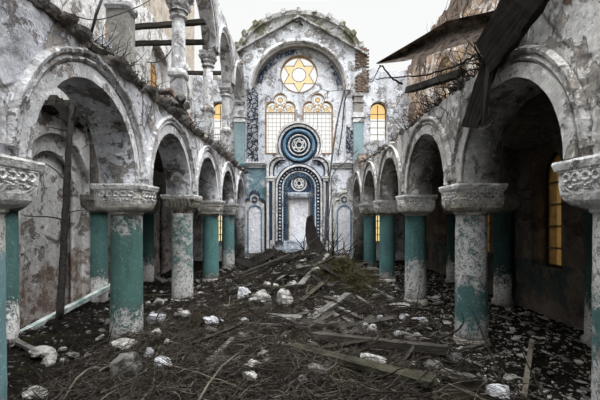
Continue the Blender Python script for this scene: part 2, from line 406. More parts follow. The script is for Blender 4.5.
# ------------------------------------------------------------------ setting
bm = bmesh.new(); box(bm, (0, 9, -.15), (12.4, 22, .3)); struct(obj('floor', bm, m_grey))
bm = bmesh.new(); box(bm, (0, 20, -.5), (300, 300, .3)); struct(obj('ground', bm, m_outside))

def arcade_outline(ztop, seed, ramp=None):
    pts = [(-1.2, 0), (.75, 0), (.75, ZA)]
    z = ZA+.03
    first = True
    ys = [.3]+cols+[18.9]
    for a, b in zip(ys, ys[1:]):
        c = (a+b)/2; r = (b-a)/2-.36
        if a == .3: pa = arc(c+.1, z, r-.1, 180, 0, 28, .03, seed)
        else: pa = arc(c, z, r, 180, 0, 28, .035, seed)
        pts += [(pa[0][0], ZA)]+pa+[(pa[-1][0], ZA)]
    if True:
        pts[-1] = (18.64, 0)
    pts += [(18.9, 0)]
    prev = (18.9, ztop(18.9)); top = [prev]
    n = 150
    for i in range(n+1):
        y = 18.9-(18.9+1.2)*i/n
        top.append((y, ztop(y)+.07*fbm(y*2.2, seed, 3)+.04*fbm(y*11, seed, 7)))
    return pts+top[1:]
wl = struct(plate('wall_arcade_left', [arcade_outline(lambda y: 4.56+(max(0, 4.8-y)*.12), 3)], .58, 'YZ', -XC, m_arc_l))
def rt(y):
    z = 4.49+.06*fbm(y*1.1, 2, 8)+max(0, 4.7-y)*.35
    if y > 13.5: z += .18*(y-13.5)/3
    if y > 17: z += .35
    return z
wr = struct(plate('wall_arcade_right', [arcade_outline(rt, 11)], .58, 'YZ', XC, m_arc_r))
# arch mouldings on the nave face
def archivolts(wall, X, sg, seed):
    m_arch_ = m_arch if sg > 0 else m_arch_r
    ys = [.3]+cols+[18.9]
    for a, b in zip(ys, ys[1:]):
        c = (a+b)/2; r = (b-a)/2-.36
        bm = bmesh.new()
        sweep_arc(bm, X, c, ZA+.03, [(r+.19, -.02), (r+.19, .03*sg), (r+.22, .055*sg), (r+.25, .03*sg), (r+.26, .025*sg), (r+.29, .075*sg), (r+.325, .085*sg), (r+.35, .04*sg), (r+.355, -.02)], 3, 177, 56, jit=.03, seed=seed+a)
        obj('archivolt', bm, m_arch_, wall)
        bm = bmesh.new()
        sweep_arc(bm, X, c, ZA+.03, [(r+.005, -.05), (r+.005, .02*sg), (r+.17, .02*sg), (r+.17, -.05)], 0, 180, 48, jit=.02, seed=seed+a+2)
        obj('arch_band', bm, m_arch_, wall)
archivolts(wl, -XC+.29, 1, 1); archivolts(wr, XC-.29, -1, 5)

# upper gallery arcade on the left
def upper_outline():
    zs = 7.9; pts = [(-1.2, zs), ]
    ys = [.3]+cols+[18.9]
    for a, b in zip(ys, ys[1:]):
        c = (a+b)/2; r = (b-a)/2-.24
        pts += arc(c, zs, r, 180, 0, 26, .04, 21)
    pts += [(18.9, zs)]
    n = 120
    for i in range(n+1):
        y = 18.9-20.1*i/n
        pts.append((y, 9.72+.10*fbm(y*1.9, 4, 3)+.05*fbm(y*9, 3, 7)-(.25 if y > 17.5 else 0)))
    return pts
wu = struct(plate('wall_gallery_left', [upper_outline()], .46, 'YZ', -XC, m_upper))
for a, b in zip([.3]+cols, cols+[18.9]):
    c = (a+b)/2; r = (b-a)/2-.24
    bm = bmesh.new()
    sweep_arc(bm, -XC+.23, c, 7.9, [(r+.12, -.02), (r+.12, .03), (r+.2, .07), (r+.26, .03), (r+.26, -.02)], 0, 180, 40, jit=.03, seed=a)
    obj('archivolt', bm, m_arch, wu)

# outer walls
def arch_loop(cu, z0, zc, r, n=16, jit=0): return [(cu-r, z0)]+arc(cu, zc, r, 180, 0, n, jit)+[(cu+r, z0)]
mids = [(a+b)/2 for a, b in zip(cols, cols[1:])]       # 4.95 8.05 11.15 14.25
NY = (4.95, 8.25, 11.3, 14.25)
def outer_left():
    out = [(-1.2, 0), (18.9, 0)]+ragged((18.9, 13.4), (-1.2, 13.0), .2, .12, 4)
    holes = [arch_loop(y, 6.6, 7.85, .95) for y in (14.25, 11.15, 17.2)]+[arch_loop(y, .05, 3.0, 1.15) for y in NY]
    return [out]+holes
wol = struct(plate('wall_left', outer_left(), .5, 'YZ', XO_L-.25, m_out_l))
# blind niches: raised surround arcs and sunk panel drawn as shallow mouldings
for y in NY:
    q = [(y-1.25, .0), (y+1.25, .0), (y+1.25, 4.35), (y-1.25, 4.35)]
    plate('niche_step', [q, arch_loop(y, .05, 2.95, .82)], .1, 'YZ', XO_L-.22, m_out_l, wol)
    plate('niche_back', [q], .1, 'YZ', XO_L-.38, m_out_l, wol)
def outer_right():
    out = [(-1.2, 0), (18.9, 0)]+ragged((18.9, 9.9), (9.0, 10.3), .16, .22, 8)+ragged((9.0, 10.3), (-1.2, 9.4), .2, .3, 9)
    holes = [arch_loop(y, 1.15, 3.3, .52) for y in (4.95, 8.3, 11.3, 14.25)]
    holes += [arch_loop(y, 6.3, 7.6, .8) for y in (8.05, 14.25)]
    return [out]+holes
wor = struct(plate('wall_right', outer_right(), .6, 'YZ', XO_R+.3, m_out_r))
wn = [0]
def window(frame_loops, panes, barbm, plane, pos, m_f):
    wn[0] += 1
    e_ = empty('window_%d' % wn[0], (0, 0, 0), kind='structure')
    if frame_loops: plate('window_frame', frame_loops, .08, plane, pos, m_f, e_)
    for loops, m in panes: plate('pane', loops, .012, plane, pos, m, e_)
    if barbm: obj('window_bars', barbm, m_lead, e_)
    return e_
# right aisle windows with amber panes
for y in (4.95, 8.3, 11.3, 14.25):
    X = XO_R+.38; bm = bmesh.new()
    for z in (1.6, 2.1, 2.6, 3.1, 3.45): box(bm, (X, y, z), (.05, 1.04, .04))
    for d in (0,): box(bm, (X, y+d, 2.5), (.05, .06, 2.7))
    window([arch_loop(y, 1.15, 3.3, .53), arch_loop(y, 1.22, 3.3, .46)[::-1]], [([arch_loop(y, 1.18, 3.3, .5)], m_amber3)], bm, 'YZ', X, m_char)
# left upper windows: ochre glow, broken bars
for y in (11.15, 14.25, 17.2):
    X = XO_L-.32; bm = bmesh.new()
    box(bm, (X, y, 7.45), (.05, .05, 1.4))
    for z in (7.1, 7.5, 7.9): box(bm, (X, y, z), (.05, .84, .04))
    window([arch_loop(y, 6.6, 7.85, .96), arch_loop(y, 6.75, 7.75, .42)[::-1]], [([arch_loop(y, 6.72, 7.75, .45)], m_amber4)], bm, 'YZ', X, m_out_l)

# ------------------------------------------------------------------ east wall
ZG = 8.74                                              # springing of the great arch
def circ(cx, cz, r, n=40): return [(cx+r*math.cos(2*PI*i/n), cz+r*math.sin(2*PI*i/n)) for i in range(n)]
great = [(-2.38, 5.0)]+arc(0, ZG, 2.38, 180, 0, 40)+[(2.38, 5.0)]
out = [(-5.8, 0), (5.8, 0), (5.8, 9.6)]+ragged((5.8, 9.7), (3.35, 9.75), .14, .12, 5)+ragged((3.3, 10.55), (3.25, 10.6), .1, .0)+[(0, 12.35)]+[(-3.2, 10.6), (-3.3, 10.5)]+ragged((-3.35, 9.5), (-5.8, 9.5), .14, .12, 6)
east_w = [arch_loop(s*4.05, 6.2, 7.75, .44) for s in (-1, 1)]+[arch_loop(s*4.05, 1.0, 2.1, .40) for s in (-1, 1)]
we = struct(plate('wall_front', [out, great]+east_w, .5, 'XZ', YE+.25, m_front))
def trefoil(cx, z0, zs, w_, k=0.0):
    # three-lobed head: side lobes and top lobe
    r = .34-k; L = []
    L += [(cx-w_+k, z0+k)]
    L += arc(cx-w_+.34, zs, r, 180, 72, 9)
    L += arc(cx, zs+.40, .36-k, 196, -16, 16)
    L += arc(cx+w_-.34, zs, r, 108, 0, 9)
    L += [(cx+w_-k, z0+k)]
    return L
TX, TW, TS = .97, .75, 7.97
rec = [(-2.6, 4.6), (2.6, 4.6), (2.6, 11.3), (-2.6, 11.3)]
wrc = struct(plate('wall_front_recess', [rec, circ(0, 9.70, .97), trefoil(-TX, 5.6, TS, TW), trefoil(TX, 5.6, TS, TW)], .34, 'XZ', YE+.25+.32, m_recess))
# great arch mouldings
bm = bmesh.new()
sweep_arc(bm, YE, 0, ZG, [(2.38, .02), (2.38, -.04), (2.46, -.11), (2.55, -.09), (2.60, -.04), (2.60, .02)], 0, 180, 60, 'XZ', jit=.02)
obj('great_arch_moulding', bm, m_arch, we)
bm = bmesh.new()
sweep_arc(bm, YE, 0, ZG, [(2.26, .30), (2.26, .0), (2.385, -.02), (2.385, .30)], 0, 180, 60, 'XZ')
obj('great_arch_reveal', bm, m_stone3, we)
# painted frieze inside the arch (left half well preserved)
bm = bmesh.new(); sweep_arc(bm, YE+.40, 0, ZG, [(1.99, .0), (1.99, -.03), (2.24, -.03), (2.24, 0)], 92, 166, 40, 'XZ'); obj('painted_frieze', bm, m_fil2, wrc)
bm = bmesh.new(); sweep_arc(bm, YE+.40, 0, ZG, [(1.99, .0), (1.99, -.03), (2.22, -.03), (2.22, 0)], 10, 40, 20, 'XZ'); obj('painted_frieze', bm, m_fil2, wrc)
bm = bmesh.new(); sweep_arc(bm, YE+.40, 0, ZG, [(1.955, .0), (1.955, -.05), (1.985, -.05), (1.985, 0)], 4, 176, 40, 'XZ'); obj('arch_fillet', bm, m_arch, wrc)
# gable coping
bm = bmesh.new()
for s in (-1, 1):
    a, b = Vector((s*3.45, YE-.02, 10.48)), Vector((0, YE-.02, 12.42))
    n_ = 26
    for i in range(n_):
        p = a.lerp(b, i/n_); q = a.lerp(b, (i+1)/n_); c = (p+q)/2
        ang = math.atan2((q-p).z, (q-p).x)
        box(bm, (c.x, c.y, c.z+.02*fbm(i*.7, s, 1)), ((q-p).length*1.05, .36, .07+.06*fbm(i*.9, s)), Matrix.Rotation(-ang, 3, 'Y'))
obj('gable_coping', bm, m_gable, we)
# brick pockets beside the gable
for s in (-1, 1):
    bm = bmesh.new()
    for i in range(26):
        for j in range(3):
            z = 8.7+i*.085
            x = s*(2.95+j*.24+(.12 if i % 2 else 0))
            if abs(x) > 3.5 or noise.noise(Vector((x*2, z*1.6, s))) < -.25: continue
            box(bm, (x, YE-.02, z), (.22, .1+.06*random.random(), .072))
    obj('exposed_brick', bm, m_brick, we)

# rose window
RZ, RR = 9.70, .95; YR = YE+.52
star = empty('window_%d' % 90, (0, 0, 0), kind='structure')
bm = bmesh.new(); sweep_arc(bm, YE+.38, 0, RZ, [(.93, .30), (.93, .0), (.965, -.01), (.965, .30)], 0, 360, 56, 'XZ'); obj('window_frame', bm, m_ochre, star)
plate('pane', [circ(0, RZ, RR)], .01, 'XZ', YR+.02, m_clear, star)
bmb = bmesh.new()
V = [(RR*.97*math.cos(PI/2+k*PI/3), RR*.97*math.sin(PI/2+k*PI/3)) for k in range(6)]
for k in range(6):
    a, b = V[k], V[(k+2) % 6]
    # bar split so that it leaves the central roundel open
    for t0, t1 in ((0, .37), (.63, 1)):
        p = Vector((a[0]+(b[0]-a[0])*t0, YR-.02, RZ+a[1]+(b[1]-a[1])*t0)); q = Vector((a[0]+(b[0]-a[0])*t1, YR-.02, RZ+a[1]+(b[1]-a[1])*t1))
        tube(bmb, [p, q], .017, 4)
    ang = PI/2+k*PI/3; Rh = RR*.97/math.sqrt(3)
    iv = [(Rh*math.cos(ang+s*PI/6), Rh*math.sin(ang+s*PI/6)) for s in (-1, 1)]
    rc = .37*RR
    ins = [(rc*math.cos(ang+t), rc*math.sin(ang+t)) for t in (.4, .2, 0, -.2, -.4)]
    lp = [V[k], iv[1]]+ins+[iv[0]]
    plate('amber_pane', [[(x, RZ+z) for x, z in lp]], .012, 'XZ', YR, m_amber, star)
cp = [(.38*RR*math.cos(t*PI/16), YR-.02, RZ+.38*RR*math.sin(t*PI/16)) for t in range(32)]
tube(bmb, cp, .02, 5, closed=True)
obj('star_tracery', bmb, m_lead, star)
star.name = 'window_1'
# trefoil windows under it
for s in (-1, 1):
    cx = s*TX; e_ = empty('window_2', (0, 0, 0), kind='structure')
    plate('window_frame', [trefoil(cx, 5.55, TS, TW+.04), trefoil(cx, 5.6, TS, TW, .03)[::-1]], .22, 'XZ', YR-.02, m_ochre, e_)
    plate('pane', [[(cx-TW, 5.6), (cx+TW, 5.6), (cx+TW, 7.72), (cx-TW, 7.72)]], .01, 'XZ', YR+.03, m_clear, e_)
    plate('pane', [trefoil(cx, 7.72, TS, TW)], .01, 'XZ', YR+.03, m_clear, e_)
    for ax_, az_, ar_ in ((0, .42, .12), (-.50, -.10, .13), (.50, -.10, .13), (0, -.12, .10), (-.2, .10, .09), (.2, .10, .09), (-.62, .05, .07), (.62, .05, .07)): plate('amber_pane', [circ(cx+ax_, TS+az_, ar_, 14)], .01, 'XZ', YR+.02, m_amber2, e_)
    bm = bmesh.new()
    for k in range(-3, 4): box(bm, (cx+k*.21, YR, 6.66), (.014 if k else .03, .03, 2.1))
    for k in range(10): box(bm, (cx, YR, 5.75+k*.21), (1.46, .03, .013))
    box(bm, (cx, YR-.02, 7.73), (1.5, .08, .05))
    obj('window_bars', bm, m_lead, e_)
    bm = bmesh.new()
    def ring(x, z, r, t=.013): tube(bm, [(x+r*math.cos(k*PI/9), YR-.01, z+r*math.sin(k*PI/9)) for k in range(18)], t, 4, closed=True)
    ring(cx, TS+.42, .12, .018); ring(cx, TS+.42, .25, .012)
    for q in (-1, 1): ring(cx+q*.42, TS+.02, .12); ring(cx+q*.2, TS+.14, .10); ring(cx+q*.42, TS+.02, .25, .011)
    for a in range(0, 181, 30):
        t = math.radians(a); L = .55 if a in (0, 180) else .62
        tube(bm, [(cx, YR-.01, 7.75), (cx+L*.5*math.cos(t)+.05*math.sin(t), YR-.01, 7.75+L*.5*math.sin(t)), (cx+L*math.cos(t), YR-.01, 7.75+L*math.sin(t))], .012, 4)
    for r in (.2, .36): tube(bm, [(cx+r*math.cos(k*PI/12), YR-.01, 7.75+r*math.sin(k*PI/12)) for k in range(13)], .014, 4)
    obj('tracery', bm, m_ochre, e_)
wn[0] = 10
for s in (-1, 1):
    x = s*4.05; bm = bmesh.new()
    for z in (6.55, 6.9, 7.25, 7.6): box(bm, (x, YE+.33, z), (.86, .03, .03))
    box(bm, (x, YE+.33, 7.1), (.035, .03, 1.9))
    e_ = window([arch_loop(x, 6.2, 7.75, .45), arch_loop(x, 6.26, 7.75, .38)[::-1]], [([arch_loop(x, 6.22, 7.4, .01)[:1]+[(x+.44, 6.22), (x+.44, 7.35), (x-.44, 7.35), (x-.44, 6.22)][0:]], m_clear)], bm, 'XZ', YE+.33, m_ochre)
    plate('amber_pane', [arch_loop(x, 7.35, 7.75, .42)], .01, 'XZ', YE+.33, m_amber2, e_)
    bm = bmesh.new()
    for z in (1.4, 1.75, 2.1): box(bm, (x, YE+.33, z), (.8, .03, .04))
    box(bm, (x, YE+.33, 1.7), (.05, .03, 1.5))
    window([arch_loop(x, 1.0, 2.1, .41), arch_loop(x, 1.08, 2.1, .34)[::-1]], [([arch_loop(x, 1.02, 2.1, .38)], m_amber)], bm, 'XZ', YE+.33, m_lead)

# broken barrel roof behind the gable with stumps along its rim
def dome_pt(t, v, k=1.0):
    return Vector((-3.5*k*math.cos(t), YE+.55+1.1*v, 10.0+3.12*k*max(0, math.sin(t))**.92))
nu = 56; bm = bmesh.new()
sec = [[bm.verts.new(dome_pt(PI*i/nu, v, k+(.012*fbm(i*.5, v, 2)))) for (v, k) in ((0, 1), (1, .97), (1, .93), (0, .93))] for i in range(nu+1)]
for A_, B_ in zip(sec, sec[1:]):
    for k in range(4): bm.faces.new((A_[k], A_[(k+1) % 4], B_[(k+1) % 4], B_[k]))
bm.faces.new(sec[0]); bm.faces.new(sec[-1][::-1])
roof = struct(obj('roof', bm, m_gable, smooth=False))
lun = [(dome_pt(PI*i/40, 0).x, dome_pt(PI*i/40, 0).z+.05*fbm(i*.6, 3)) for i in range(41)]
inn = [(dome_pt(PI*i/40, 0, .72).x, dome_pt(PI*i/40, 0, .72).z) for i in range(41)]
plate('lunette_wall', [lun+[(inn[-1][0], 10.0)]+inn[::-1]], .34, 'XZ', YE+.85, m_gable, roof)
for k in range(13):
    t = PI*(k+.7)/13.4; p = dome_pt(t, 0); d = Vector((-math.cos(t)*.8, 0, math.sin(t)))
    bm = bmesh.new(); box(bm, (p.x+d.x*.02, YE+.72, p.z+d.z*.0), (.26, .5, .18+.1*random.random()), Matrix.Rotation(t-PI/2, 3, 'Y'), .85)
    obj('rim_stump', bm, m_gable, roof)
bm = bmesh.new()                                        # bent finial lying on the gable tip
tube(bm, [(-.3, YE-.1, 12.25), (-.12, YE-.15, 12.12), (.02, YE-.15, 12.2), (.1, YE-.1, 12.05), (.2, YE-.1, 11.95)], [.04, .06, .05, .06, .03], 6)
tube(bm, [(-.12, YE-.15, 12.12), (.05, YE-.12, 12.38)], [.05, .03], 6)
tag(obj('finial', bm, m_iron), 'broken dark finial bent over the tip of the far gable', 'finial')

# cornice shelves across the east wall
bm = bmesh.new()
for x0, x1 in ((-3.0, -1.7), (1.7, 3.0)):
    for (zz, pr, hh) in ((5.05, .2, .08), (4.95, .14, .08), (4.85, .08, .10)):
        box(bm, ((x0+x1)/2, YE-pr/2, zz), (x1-x0, pr, hh))
obj('cornice', bm, m_arch, we)
# scrollwork strips
plate('scrollwork_panel', [ragged((-2.66, 4.95), (-2.06, 5.0), .1, .03)+ragged((-2.06, 8.6), (-2.6, 9.2), .1, .08, 3)], .05, 'XZ', YE-.03, m_fil, we)
plate('scrollwork_panel', [ragged((2.36, 5.6), (2.75, 5.6), .1, .03)+ragged((2.75, 6.8), (2.4, 6.9), .1, .05, 3)], .05, 'XZ', YE-.03, m_fil, we)
# teal pilasters with capitals at the corners
for s in (-1, 1):
    e_ = empty('pilaster', (s*2.98, YE-.12, 0), 'tall pale teal pilaster with stone capital, %s of the blue ark' % ('left' if s < 0 else 'right'), 'pilaster')
    bm = bmesh.new(); box(bm, (s*2.98, YE-.12, 6.0), (.5, .24, 2.1)); obj('shaft', bm, m_tealp, e_)
    bm = bmesh.new()
    for z, ww, hh in ((7.10, .6, .08), (7.2, .52, .14), (7.34, .66, .07), (7.46, .58, .16)): box(bm, (s*2.98, YE-.12, z), (ww, ww*.5, hh))
    obj('capital', bm, m_arch, e_)
    bm = bmesh.new(); box(bm, (s*2.98, YE-.12, 8.0), (.42, .22, .9)); 
    for z in (8.1, 8.4): box(bm, (s*2.98, YE-.14, z), (.54, .28, .08))
    obj('upper_block', bm, m_stone3 if s > 0 else m_arch, e_)
    bm = bmesh.new(); box(bm, (s*2.98, YE-.12, 4.92), (.62, .32, .12)); box(bm, (s*2.98, YE-.12, 2.4), (.44, .22, 4.95)); obj('lower_shaft', bm, m_tealp2, e_)

# ------------------------------------------------------------------ the ark
YK = 18.5
ark = empty('torah_ark', (0, YK, 0), 'tall blue and white carved ark with trefoil gable against the far wall', 'ark')
def gable_loop(w_, zt, rc, zc, zsh, z0, rl):
    L = [(-w_, z0)]+arc(-w_+rl, zsh, rl, 180, 75, 8)+arc(0, zc, rc, 205, -25, 24)+arc(w_-rl, zsh, rl, 105, 0, 8)+[(w_, z0)]
    return L
ZC = 5.88
plate('back_panel', [gable_loop(1.58, 0, 1.17, ZC, 4.75, .0, .62)], .22, 'XZ', YK+.25, m_bluewhite, ark)
plate('outer_moulding', [gable_loop(1.60, 0, 1.19, ZC, 4.75, .3, .62), gable_loop(1.49, 0, 1.08, ZC, 4.73, .3, .56)[::-1]], .24, 'XZ', YK+.05, m_stone2, ark)
plate('navy_band', [gable_loop(1.49, 0, 1.08, ZC, 4.73, .3, .56), gable_loop(1.43, 0, 1.03, ZC, 4.72, .3, .54)[::-1]], .10, 'XZ', YK+.12, m_navy, ark)
plate('middle_moulding', [gable_loop(1.43, 0, 1.03, ZC, 4.72, .3, .54), gable_loop(1.30, 0, .93, ZC, 4.68, .3, .48)[::-1]], .18, 'XZ', YK+.08, m_arch, ark)
plate('inner_moulding', [gable_loop(1.30, 0, .93, ZC, 4.68, .3, .48), gable_loop(1.23, 0, .87, ZC, 4.66, .3, .46)[::-1]], .10, 'XZ', YK+.12, m_navy, ark)
def ring_part(name, cx, cz, r0, r1, y, d, m, par):
    bm = bmesh.new(); sweep_arc(bm, y, cx, cz, [(r0, d), (r0, 0), ((r0+r1)/2, -.03), (r1, 0), (r1, d)], 0, 360, 48, 'XZ'); return obj(name, bm, m, par)
plate('roundel_field', [circ(0, ZC, .88)], .06, 'XZ', YK+.12, m_navy, ark)
ring_part('roundel_ring', 0, ZC, .66, .80, YK+.02, .10, m_blue, ark)
ring_part('roundel_ring', 0, ZC, .47, .54, YK+.04, .08, m_stone2, ark)
med = plate('medallion', [circ(0, ZC, .42)], .08, 'XZ', YK+.06, m_navy, ark)
def hexstar(cx, cz, R, y, t, m, par, name='star_relief'):
    bm = bmesh.new()
    for q in (0, 1):
        v = [(cx+R*math.cos(PI/2+q*PI/3+k*2*PI/3), y, cz+R*math.sin(PI/2+q*PI/3+k*2*PI/3)) for k in range(3)]
        for k in range(3): tube(bm, [v[k], v[(k+1) % 3]], t, 5)
    tube(bm, [(cx+R*1.12*math.cos(k*PI/12), y, cz+R*1.12*math.sin(k*PI/12)) for k in range(24)], t, 5, closed=True)
    return obj(name, bm, m, par)
hexstar(0, ZC, .30, YK, .03, m_stone2, ark)
# leafy relief between roundel and shoulder
for s in (-1, 1):
    bm = bmesh.new()
    for k in range(9):
        a = k*.7; r = .10-.006*k
        tube(bm, [(s*(1.02+.03*k)+r*math.cos(a+t*.5), YK+.10, 4.95+.05*k+r*math.sin(a+t*.5)) for t in range(9)], .022, 4)
    obj('leaf_relief', bm, m_navy, ark)
# inner arch: stepped bands, studs
ZI = 3.75
def hoop(ro, ri, z0, n=28): return [(-ro, z0)]+arc(0, ZI, ro, 180, 0, n)+[(ro, z0), (ri, z0)]+arc(0, ZI, ri, 0, 180, n)+[(-ri, z0)]
plate('arch_band', [hoop(1.22, 1.15, 1.1)], .10, 'XZ', YK+.02, m_navy, ark)
plate('arch_band', [hoop(1.15, 1.06, 1.1)], .22, 'XZ', YK-.02, m_stone2, ark)
plate('arch_band', [hoop(1.06, .84, 1.1)], .08, 'XZ', YK+.06, m_navy, ark)
plate('arch_band', [hoop(.84, .79, 1.1)], .12, 'XZ', YK+.04, m_stone2, ark)
plate('arch_band', [hoop(.79, .62, 1.1)], .07, 'XZ', YK+.07, m_blue, ark)
plate('arch_band', [hoop(.62, .57, 1.1)], .12, 'XZ', YK+.04, m_navy, ark)
def stud(x, z, r):
    bm = bmesh.new(); bmesh.ops.create_icosphere(bm, subdivisions=1, radius=r, matrix=Matrix.Translation((x, YK, z))); obj('stud', bm, m_bluewhite, ark)
for rr, st in ((.95, .058),):
    for k in range(19): a = PI*k/18; stud(rr*math.cos(a), ZI+rr*math.sin(a), st)
    z = ZI-.17
    while z > 1.2:
        for s in (-1, 1): stud(s*rr, z, st)
        z -= .17
def dentil(c, sz, rot=None, m=m_navy):
    bm = bmesh.new(); box(bm, c, sz, rot); obj('dentil', bm, m, ark)
z = ZI
while z > 1.2:
    for s in (-1, 1): dentil((s*.70, YK+.02, z), (.10, .05, .07))
    z -= .13
for k in range(1, 16): a = PI*k/16; dentil((.70*math.cos(a), YK+.02, ZI+.70*math.sin(a)), (.08, .05, .08), Matrix.Rotation(-a, 3, 'Y'))
plate('tympanum', [[(-.57, 3.5)]+arc(0, ZI, .57, 180, 0, 20)+[(.57, 3.5)]], .06, 'XZ', YK+.10, m_navy, ark)
ring_part('roundel_ring', 0, 3.98, .33, .40, YK+.05, .05, m_stone2, ark)
hexstar(0, 3.98, .22, YK+.03, .028, m_stone2, ark, 'star_relief')
bm = bmesh.new(); box(bm, (0, YK+.02, 3.48), (1.2, .16, .10)); box(bm, (0, YK-.01, 3.38), (1.1, .1, .05)); obj('lintel', bm, m_bluewhite, ark)
for k in range(9): dentil((-.48+k*.12, YK-.05, 3.30), (.06, .06, .07), None, m_bluewhite)
plate('door_panel', [[(-.56, 1.15), (.56, 1.15), (.56, 3.36), (-.56, 3.36)]], .05, 'XZ', YK+.13, m_whitep, ark)
bm = bmesh.new()
for s in (-1, 1):
    tube(bm, [(s*.52, YK+.04, 1.15), (s*.52, YK+.04, 3.3)], .045, 8)
obj('door_jamb', bm, m_stone3, ark)
# side colonnettes and panels
for s in (-1, 1):
    bm = bmesh.new(); tube(bm, [(s*1.26, YK, .9), (s*1.26, YK, 4.2)], .07, 10); 
    obj('colonnette', bm, m_stone2, ark)
    bm = bmesh.new(); box(bm, (s*1.40, YK+.02, 2.6), (.16, .08, 2.9)); obj('side_panel', bm, m_navy, ark)
    bm = bmesh.new(); box(bm, (s*1.4, YK, 4.28), (.5, .22, .10)); box(bm, (s*1.4, YK, 4.15), (.4, .18, .10)); obj('side_capital', bm, m_stone2, ark)
bm = bmesh.new()
loft_sq(bm, (0, YK+.1, 0), [(0, 1.0, 8), (.5, 1.0, 8), (.52, .95, 8)], 48)
for v in bm.verts: v.co.y = YK+.1+(v.co.y-YK-.1)*.35; v.co.x *= 1.62
obj('plinth', bm, m_stone2, ark)
bm = bmesh.new(); box(bm, (0, YK-.1, .8), (1.5, .5, .66)); obj('sill', bm, m_bluewhite, ark)

# small side shrines
for s in (-1, 1):
    cx = -2.22 if s < 0 else 2.26
    e_ = empty('side_niche', (cx, YE-.2, 0), 'small arched wall niche with white panel, %s of the tall blue ark' % ('left' if s < 0 else 'right'), 'niche')
    def og(w_, top, z0, k=0):
        zs = 3.0-k*.3
        L = [(-w_, z0), (-w_, zs)]+arc(-w_*.52, zs, w_*.48, 180, 80, 6)+arc(0, zs+w_*.72, w_*.46, 190, -10, 12)+arc(w_*.52, zs, w_*.48, 100, 0, 6)+[(w_, zs), (w_, z0)]
        return [(cx+x, z) for x, z in L]
    y = YE-.12
    plate('back_panel', [og(.54, 0, .2)], .18, 'XZ', y, m_stone2, e_)
    plate('hood_moulding', [og(.56, 0, .5), og(.49, 0, .5, .2)[::-1]], .10, 'XZ', y-.10, m_navy if s < 0 else m_stone, e_)
    lp = [(cx-.30, .5)]+arc(cx, 2.55, .30, 180, 0, 14)+[(cx+.30, .5)]
    l2 = [(cx-.37, .5)]+arc(cx, 2.55, .37, 180, 0, 14)+[(cx+.37, .5)]
    plate('blue_surround', [l2, lp[::-1]], .08, 'XZ', y-.10, m_blue, e_)
    plate('white_panel', [lp], .03, 'XZ', y-.10, m_whitep, e_)
    ring_part('roundel_ring', cx, 3.2, .10, .15, y-.13, .05, m_navy, e_)

# cornice / broken gallery floor edge along the left arcade, shadow line included in its dark colour, string course right
bm = bmesh.new(); run(bm, [(-.05, 4.46), (.05, 4.48), (.10, 4.54), (.12, 4.59), (-.05, 4.62)], -1.2, 18.7, -XC+.29, 1, 1.1, 3, .07)
obj('gallery_edge', bm, m_ledge, wl)
bm = bmesh.new(); run(bm, [(-.45, 4.48), (.03, 4.52), (.04, 4.59), (-.45, 4.68)], -1.2, 18.7, -XC+.29, 1, 1.3, 8, .05)
obj('broken_floor_edge', bm, m_char, wl)

# gallery floors over the aisles = aisle ceilings (broken away over the near left bay)
def slab(name, x0, x1, y0, y1, z, seed, m, arches=True):
    bm = bmesh.new(); nx, ny = 14, int((y1-y0)/.25); t = .16
    top = []; bot = []
    for j in range(ny+1):
        ra, rb = [], []
        for i in range(nx+1):
            x = x0+(x1-x0)*i/nx; y = y0+(y1-y0)*j/ny
            if j == 0: y += .5*fbm(x*1.5, seed, 2)
            sag = .35*math.sin(PI*i/nx)
            ra.append(bm.verts.new((x, y, z+.25+.04*fbm(x*3, y*3, seed)))); rb.append(bm.verts.new((x, y, z-.25+sag+.03*fbm(x*2, y*2, seed+3))))
        top.append(ra); bot.append(rb)
    for j in range(ny):
        for i in range(nx):
            bm.faces.new((top[j][i], top[j][i+1], top[j+1][i+1], top[j+1][i])); bm.faces.new((bot[j][i], bot[j+1][i], bot[j+1][i+1], bot[j][i+1]))
    for j in range(ny):
        for i in (0, nx): bm.faces.new((top[j][i], top[j+1][i], bot[j+1][i], bot[j][i]))
    for i in range(nx):
        for j in (0, ny): bm.faces.new((top[j][i], top[j][i+1], bot[j][i+1], bot[j][i]))
    return struct(obj(name, bm, m))
slab('ceiling_right', 3.2, XO_R, -1.2, 18.9, 4.22, 3, m_ceil)
slab('ceiling_left', XO_L, -3.2, 9.9, 18.9, 4.28, 7, m_ceil)
# unseen rear wall behind the camera (west end), height set to shade the near end
struct(plate('wall_rear', [[(-5.8, 0), (5.8, 0)]+ragged((5.8, 8.0), (-5.8, 7.6), .3, .3, 2)], .5, 'XZ', -1.45, m_front))

# ------------------------------------------------------------------ columns
def ornament(cx, cy, half, zt, style, parent):
    bm = bmesh.new()
    for face in range(4):
        a = face*PI/2; ux, uy = math.cos(a), math.sin(a); tx, ty = -uy, ux
        def pt(u, z, o_=0): return (cx+ux*(half+o_)+tx*u, cy+uy*(half+o_)+ty*u, zt+z)
        if style == 0:
            for k in range(5):
                u = -.24+k*.12
                tube(bm, [pt(u+.042*math.cos(t*PI/5), -.17+.042*math.sin(t*PI/5), +.006) for t in range(10)], .019, 5, closed=True)
            tube(bm, [pt(-.34, -.112, .008), pt(.34, -.112, .008)], .014, 5)
            for u0 in (-.19, .19, 0):
                for r in (.13, .085, .04) if u0 else (.06, .03):
                    pp = [pt(u0+r*math.cos(PI+t*PI/8), -.235+r*.85*math.sin(PI+t*PI/8), +.008-.03*abs(math.sin(t*PI/8))*r/.1) for t in range(9)]
                    tube(bm, pp, .02, 5)
        else:
            for k in range(7):
                u = -.27+k*.09
                tube(bm, [pt(u, -.30, -.07), pt(u+.01, -.2, -.03), pt(u-.01, -.12, .01), pt(u, -.10, .04)], [.022, .034, .03, .012], 5)
    return obj('carved_relief', bm, m_stone2 if style == 0 else m_stone, parent)
